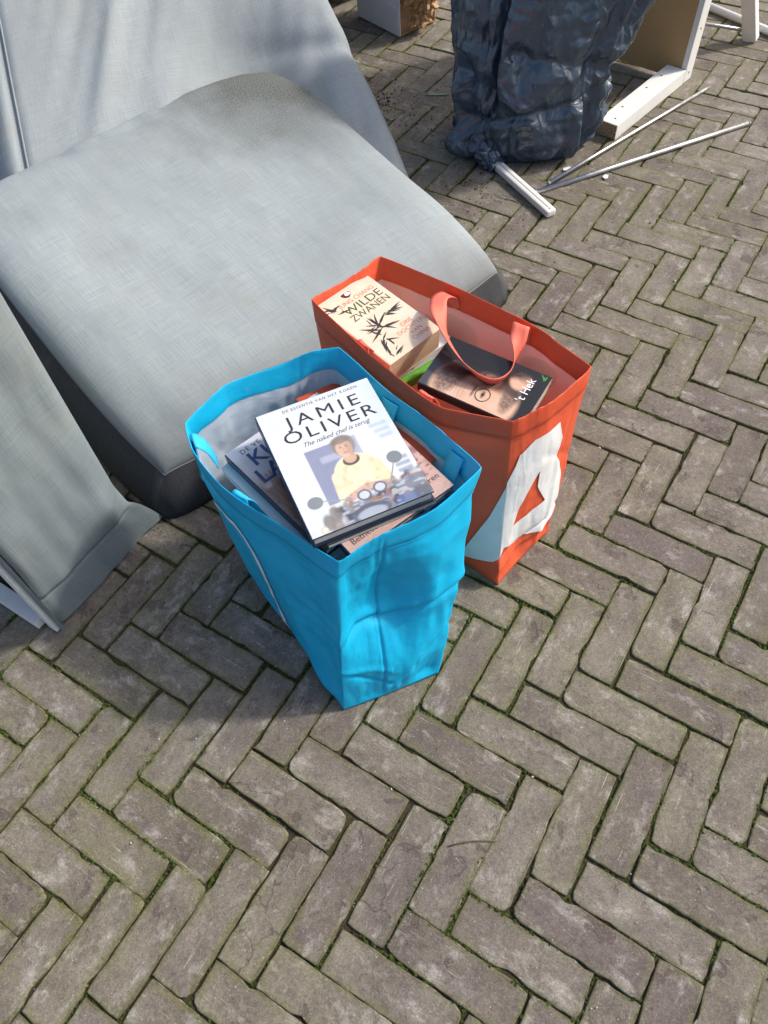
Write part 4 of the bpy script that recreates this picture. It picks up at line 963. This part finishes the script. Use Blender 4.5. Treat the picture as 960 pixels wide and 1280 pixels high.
def stick():
    a, b = Vector((.415, 2.075, .013)), Vector((.530, 1.815, .013)); root = empty('white_stick', ((a + b) / 2).to_tuple(), 'short flat white painted stick poking out from under the refuse bag', 'stick')
    beam('bar', a, b, .030, .020, M_wpaint, root, bev=.006)
    d = (b - a).normalized(); beam('groove', a + d * .01 + Vector((0, 0, .0104)), b - d * .02 + Vector((0, 0, .0104)), .004, .0010, simple('groove_grey', (.42, .41, .38), .7), root, bev=0)
    tube('screw', [b - d * .012 + Vector((0, 0, .0098)), b - d * .012 + Vector((0, 0, .0112))], .003, M_steel, root)
stick()
def trestle():
    root = empty('trestle', (1.30, 2.74, 0), 'white wooden trestle leg with thin metal rungs behind the cabinet frame', 'trestle')
    f0 = Vector((1.385, 2.695, .004)); up = Vector((-.36, -.02, .93)).normalized()
    beam('leg', f0, f0 + up * .62, .030, .046, M_wpaint, root, up=(.8, -.6, 0), bev=.003)
    g0 = Vector((1.10, 2.86, .004)); beam('leg', g0, g0 + up * .62, .030, .046, M_wpaint, root, up=(.8, -.6, 0), bev=.003)
    for h, r in ((.030, .0055), (.17, .0065)): tube('rung', [f0 + up * h, g0 + up * h], r, M_steel, root)
trestle()
rod('long white metal tube lying behind the trestle leg', (1.27, 3.005, .0135), (1.86, 2.10, .0135), .0125, M_wpaint, 'tube', 'metal_tube')

# ------------------------------------------------------------------ parcel box with packing paper
def parcel():
    a, b = Vector((.070, 3.100, 0)), Vector((.200, 2.922, 0)); d = (b - a).normalized(); n = Vector((-d.y, d.x, 0)) ; L = (b - a).length + 0.02; H = .34; D = .17
    root = empty('parcel_box', (a + b) / 2 + n * D / 2, 'white cardboard parcel box lying open with packing paper spilling out', 'box')
    M_card = simple('white_card', (.66, .66, .70), .75, .06, 25, .15); M_kr = simple('brown_card', (.33, .20, .10), .85, .12, 30, .2)
    a = b - d * L; t = .004
    def wall(nm, p, q, z0, z1, mat=M_card): return beam(nm, p + Vector((0, 0, (z0 + z1) / 2)), q + Vector((0, 0, (z0 + z1) / 2)), t, z1 - z0, mat, root, bev=.0006)
    fr = wall('front_wall', a + n * t / 2, b + n * t / 2, .004, H); wall('rear_wall', a + n * (D - t / 2), b + n * (D - t / 2), .004, H, M_kr); wall('end_wall', a + n * t - d * t / 2, a + n * (D - t) - d * t / 2, .004, H)
    beam('floor_wall', a + n * D / 2 + Vector((0, 0, .007)), b + n * D / 2 + Vector((0, 0, .007)), D - 2 * t - .001, .004, M_kr, root, bev=.0004)
    o = -n * .0032
    # folded lower flap lies on the front
    F = [a + d * .004 + o + Vector((0, 0, .006)), b - d * .003 + o + Vector((0, 0, .006)), b - d * .003 + o + Vector((0, 0, .085)), a + d * .10 + o + Vector((0, 0, .125)), a + d * .004 + o + Vector((0, 0, .135))]
    vs = F + [p + n * .0028 for p in F]; mesh_obj('flap', vs, [(0, 1, 2, 3, 4), (9, 8, 7, 6, 5)] + [(i, i + 5, (i + 1) % 5 + 5, (i + 1) % 5) for i in range(5)], M_card, root, smooth=False)
    ink = simple('box_ink', (.035, .035, .04), .6); o2 = -n * .0008
    def rectp(nm, u0, u1, z0, z1, k=0): q = [a + d * u + o2 - n * .0003 * k + Vector((0, 0, z)) for u, z in ((u0, z0), (u1, z0), (u1, z1), (u0, z1))]; mesh_obj(nm, q, [(0, 1, 2, 3)], ink, root, smooth=False)
    for k in range(9): rectp('print_bar', L - .185 + k * .0085, L - .185 + k * .0085 + (.005 if k % 3 else .0025), .150, .185)
    for k in range(3):
        u = L - .085 + .026 * k
        for (u0, u1, z0, z1) in ((u, u + .022, .135, .1365), (u, u + .022, .165, .1665), (u, u + .0015, .1365, .165), (u + .0205, u + .022, .1365, .165), (u + .006, u + .016, .147, .150), (u + .010, u + .012, .150, .160)): rectp('print_mark', u0, u1, z0, z1)
    paper = empty('packing_paper', b + n * D / 2 + d * .04, 'crumpled brown kraft packing paper stuffed into the white parcel box', 'packing paper')
    Mk = simple('kraft_paper', (.52, .33, .16), .8, .12, 30, .25)
    for (cx, cn, cz, sc_, sd) in ((.010, .085, .060, .060, 1), (.022, .075, .15, .075, 4), (.030, .10, .10, .062, 8), (.012, .08, .24, .085, 12)):
        vs = []; n1, n2 = 46, 26; c = b + d * cx + n * cn + Vector((0, 0, cz))
        for j in range(n2):
            ph = math.pi * (j + .5) / n2
            for i in range(n1):
                th = 2 * math.pi * i / n1; p = Vector((math.sin(ph) * math.cos(th), math.sin(ph) * math.sin(th), math.cos(ph))); v1 = voro(p * 1.9 + Vector((sd, sd, 1))); v2 = voro(p * 4.2 + Vector((sd, 2, sd))); k = sc_ * (.45 + .75 * (v1[1] - v1[0]) + .25 * (v2[1] - v2[0])); q = c + d * p.x * k * .8 + n * p.y * k + Vector((0, 0, p.z * k)); q.z = max(.012, q.z); vs.append(q)
        mesh_obj('wad', vs, grid_faces(n1, n2, closed=True, flip=True) + [tuple(range(n1)), tuple(range((n2 - 1) * n1, n2 * n1))[::-1]], Mk, paper, smooth=False)
parcel()

# ------------------------------------------------------------------ litter
def scatter(name, label, cat, spots, mat):
    vs, fs = [], []; r = random.Random(5)
    for (cx, cy, sx, sy, n, r0, r1) in spots:
        for k in range(n):
            x, y, rr = r.gauss(cx, sx), r.gauss(cy, sy), r.uniform(r0, r1) * (.4 + r.random()); b = len(vs)
            for (a, q, c) in OCT: vs.append((x + a * rr * r.uniform(.6, 1.3), y + q * rr * r.uniform(.6, 1.3), .0008 + c * rr * r.uniform(.6, 1.1)))
            fs += [tuple(b + i for i in f) for f in OCF]
    tag(mesh_obj(name, vs, fs, mat, smooth=False), label, cat, kind='stuff')
M_crumb = simple('dark_soil', (.040, .026, .017), .95, .3, 60)
scatter('soil', 'dark spilled potting soil beside the back cushion', 'soil', [(.03, 2.50, .06, .07, 900, .0012, .0042), (.16, 2.42, .14, .12, 420, .001, .0032), (.36, 1.85, .10, .12, 90, .001, .003), (.62, 1.72, .14, .12, 40, .001, .003), (.33, 2.0, .03, .03, 60, .001, .004), (-.40, .86, .05, .05, 60, .001, .0025)], M_crumb)
def shard(name, label, cat, x, y, L, w, an, mat):
    c, s = math.cos(an), math.sin(an); pts = [(-L / 2, -w * .3), (-L * .1, -w / 2), (L / 2, -w * .15), (L * .3, w / 2), (-L * .35, w * .4)]
    lo = [(x + a * c - b * s, y + a * s + b * c, .0022) for a, b in pts]; hi = [(p[0], p[1], .0045) for p in lo]
    tag(mesh_obj(name, lo + hi, [(4, 3, 2, 1, 0), (5, 6, 7, 8, 9)] + [(i, (i + 1) % 5, (i + 1) % 5 + 5, i + 5) for i in range(5)], mat, smooth=False), label, cat)
shard('leaf_scrap', 'thin pale green leaf scrap on the pavers between box and refuse bag', 'leaf', .290, 2.51, .075, .012, -.15, simple('pale_green', (.16, .22, .15), .7))
shard('paper_scrap', 'small torn white paper scrap beside the thinner metal rod', 'paper scrap', .72, 1.98, .022, .016, .8, simple('paper_white', (.68, .68, .64), .8))
shard('paper_scrap', 'small white paper scrap under the front edge of the refuse bag', 'paper scrap', .62, 2.035, .03, .015, .2, bpy.data.materials['paper_white'])
def stalk(x0, y0, x1, y1, label):
    pts = [(x0 + (x1 - x0) * f, y0 + (y1 - y0) * f + .003 * math.sin(f * 4), .0028 + .0012 * math.sin(f * 3)) for f in (0, .25, .5, .75, 1)]
    o = tube('dry_stalk', pts, [.0011, .0012, .0011, .0009, .0006], simple('straw', (.10, .085, .04), .8), None, seg=6); tag(o, label, 'stalk')
stalk(.058, .228, .138, .232, 'thin dry grass stalk lying across a cracked paver before the blue bag')
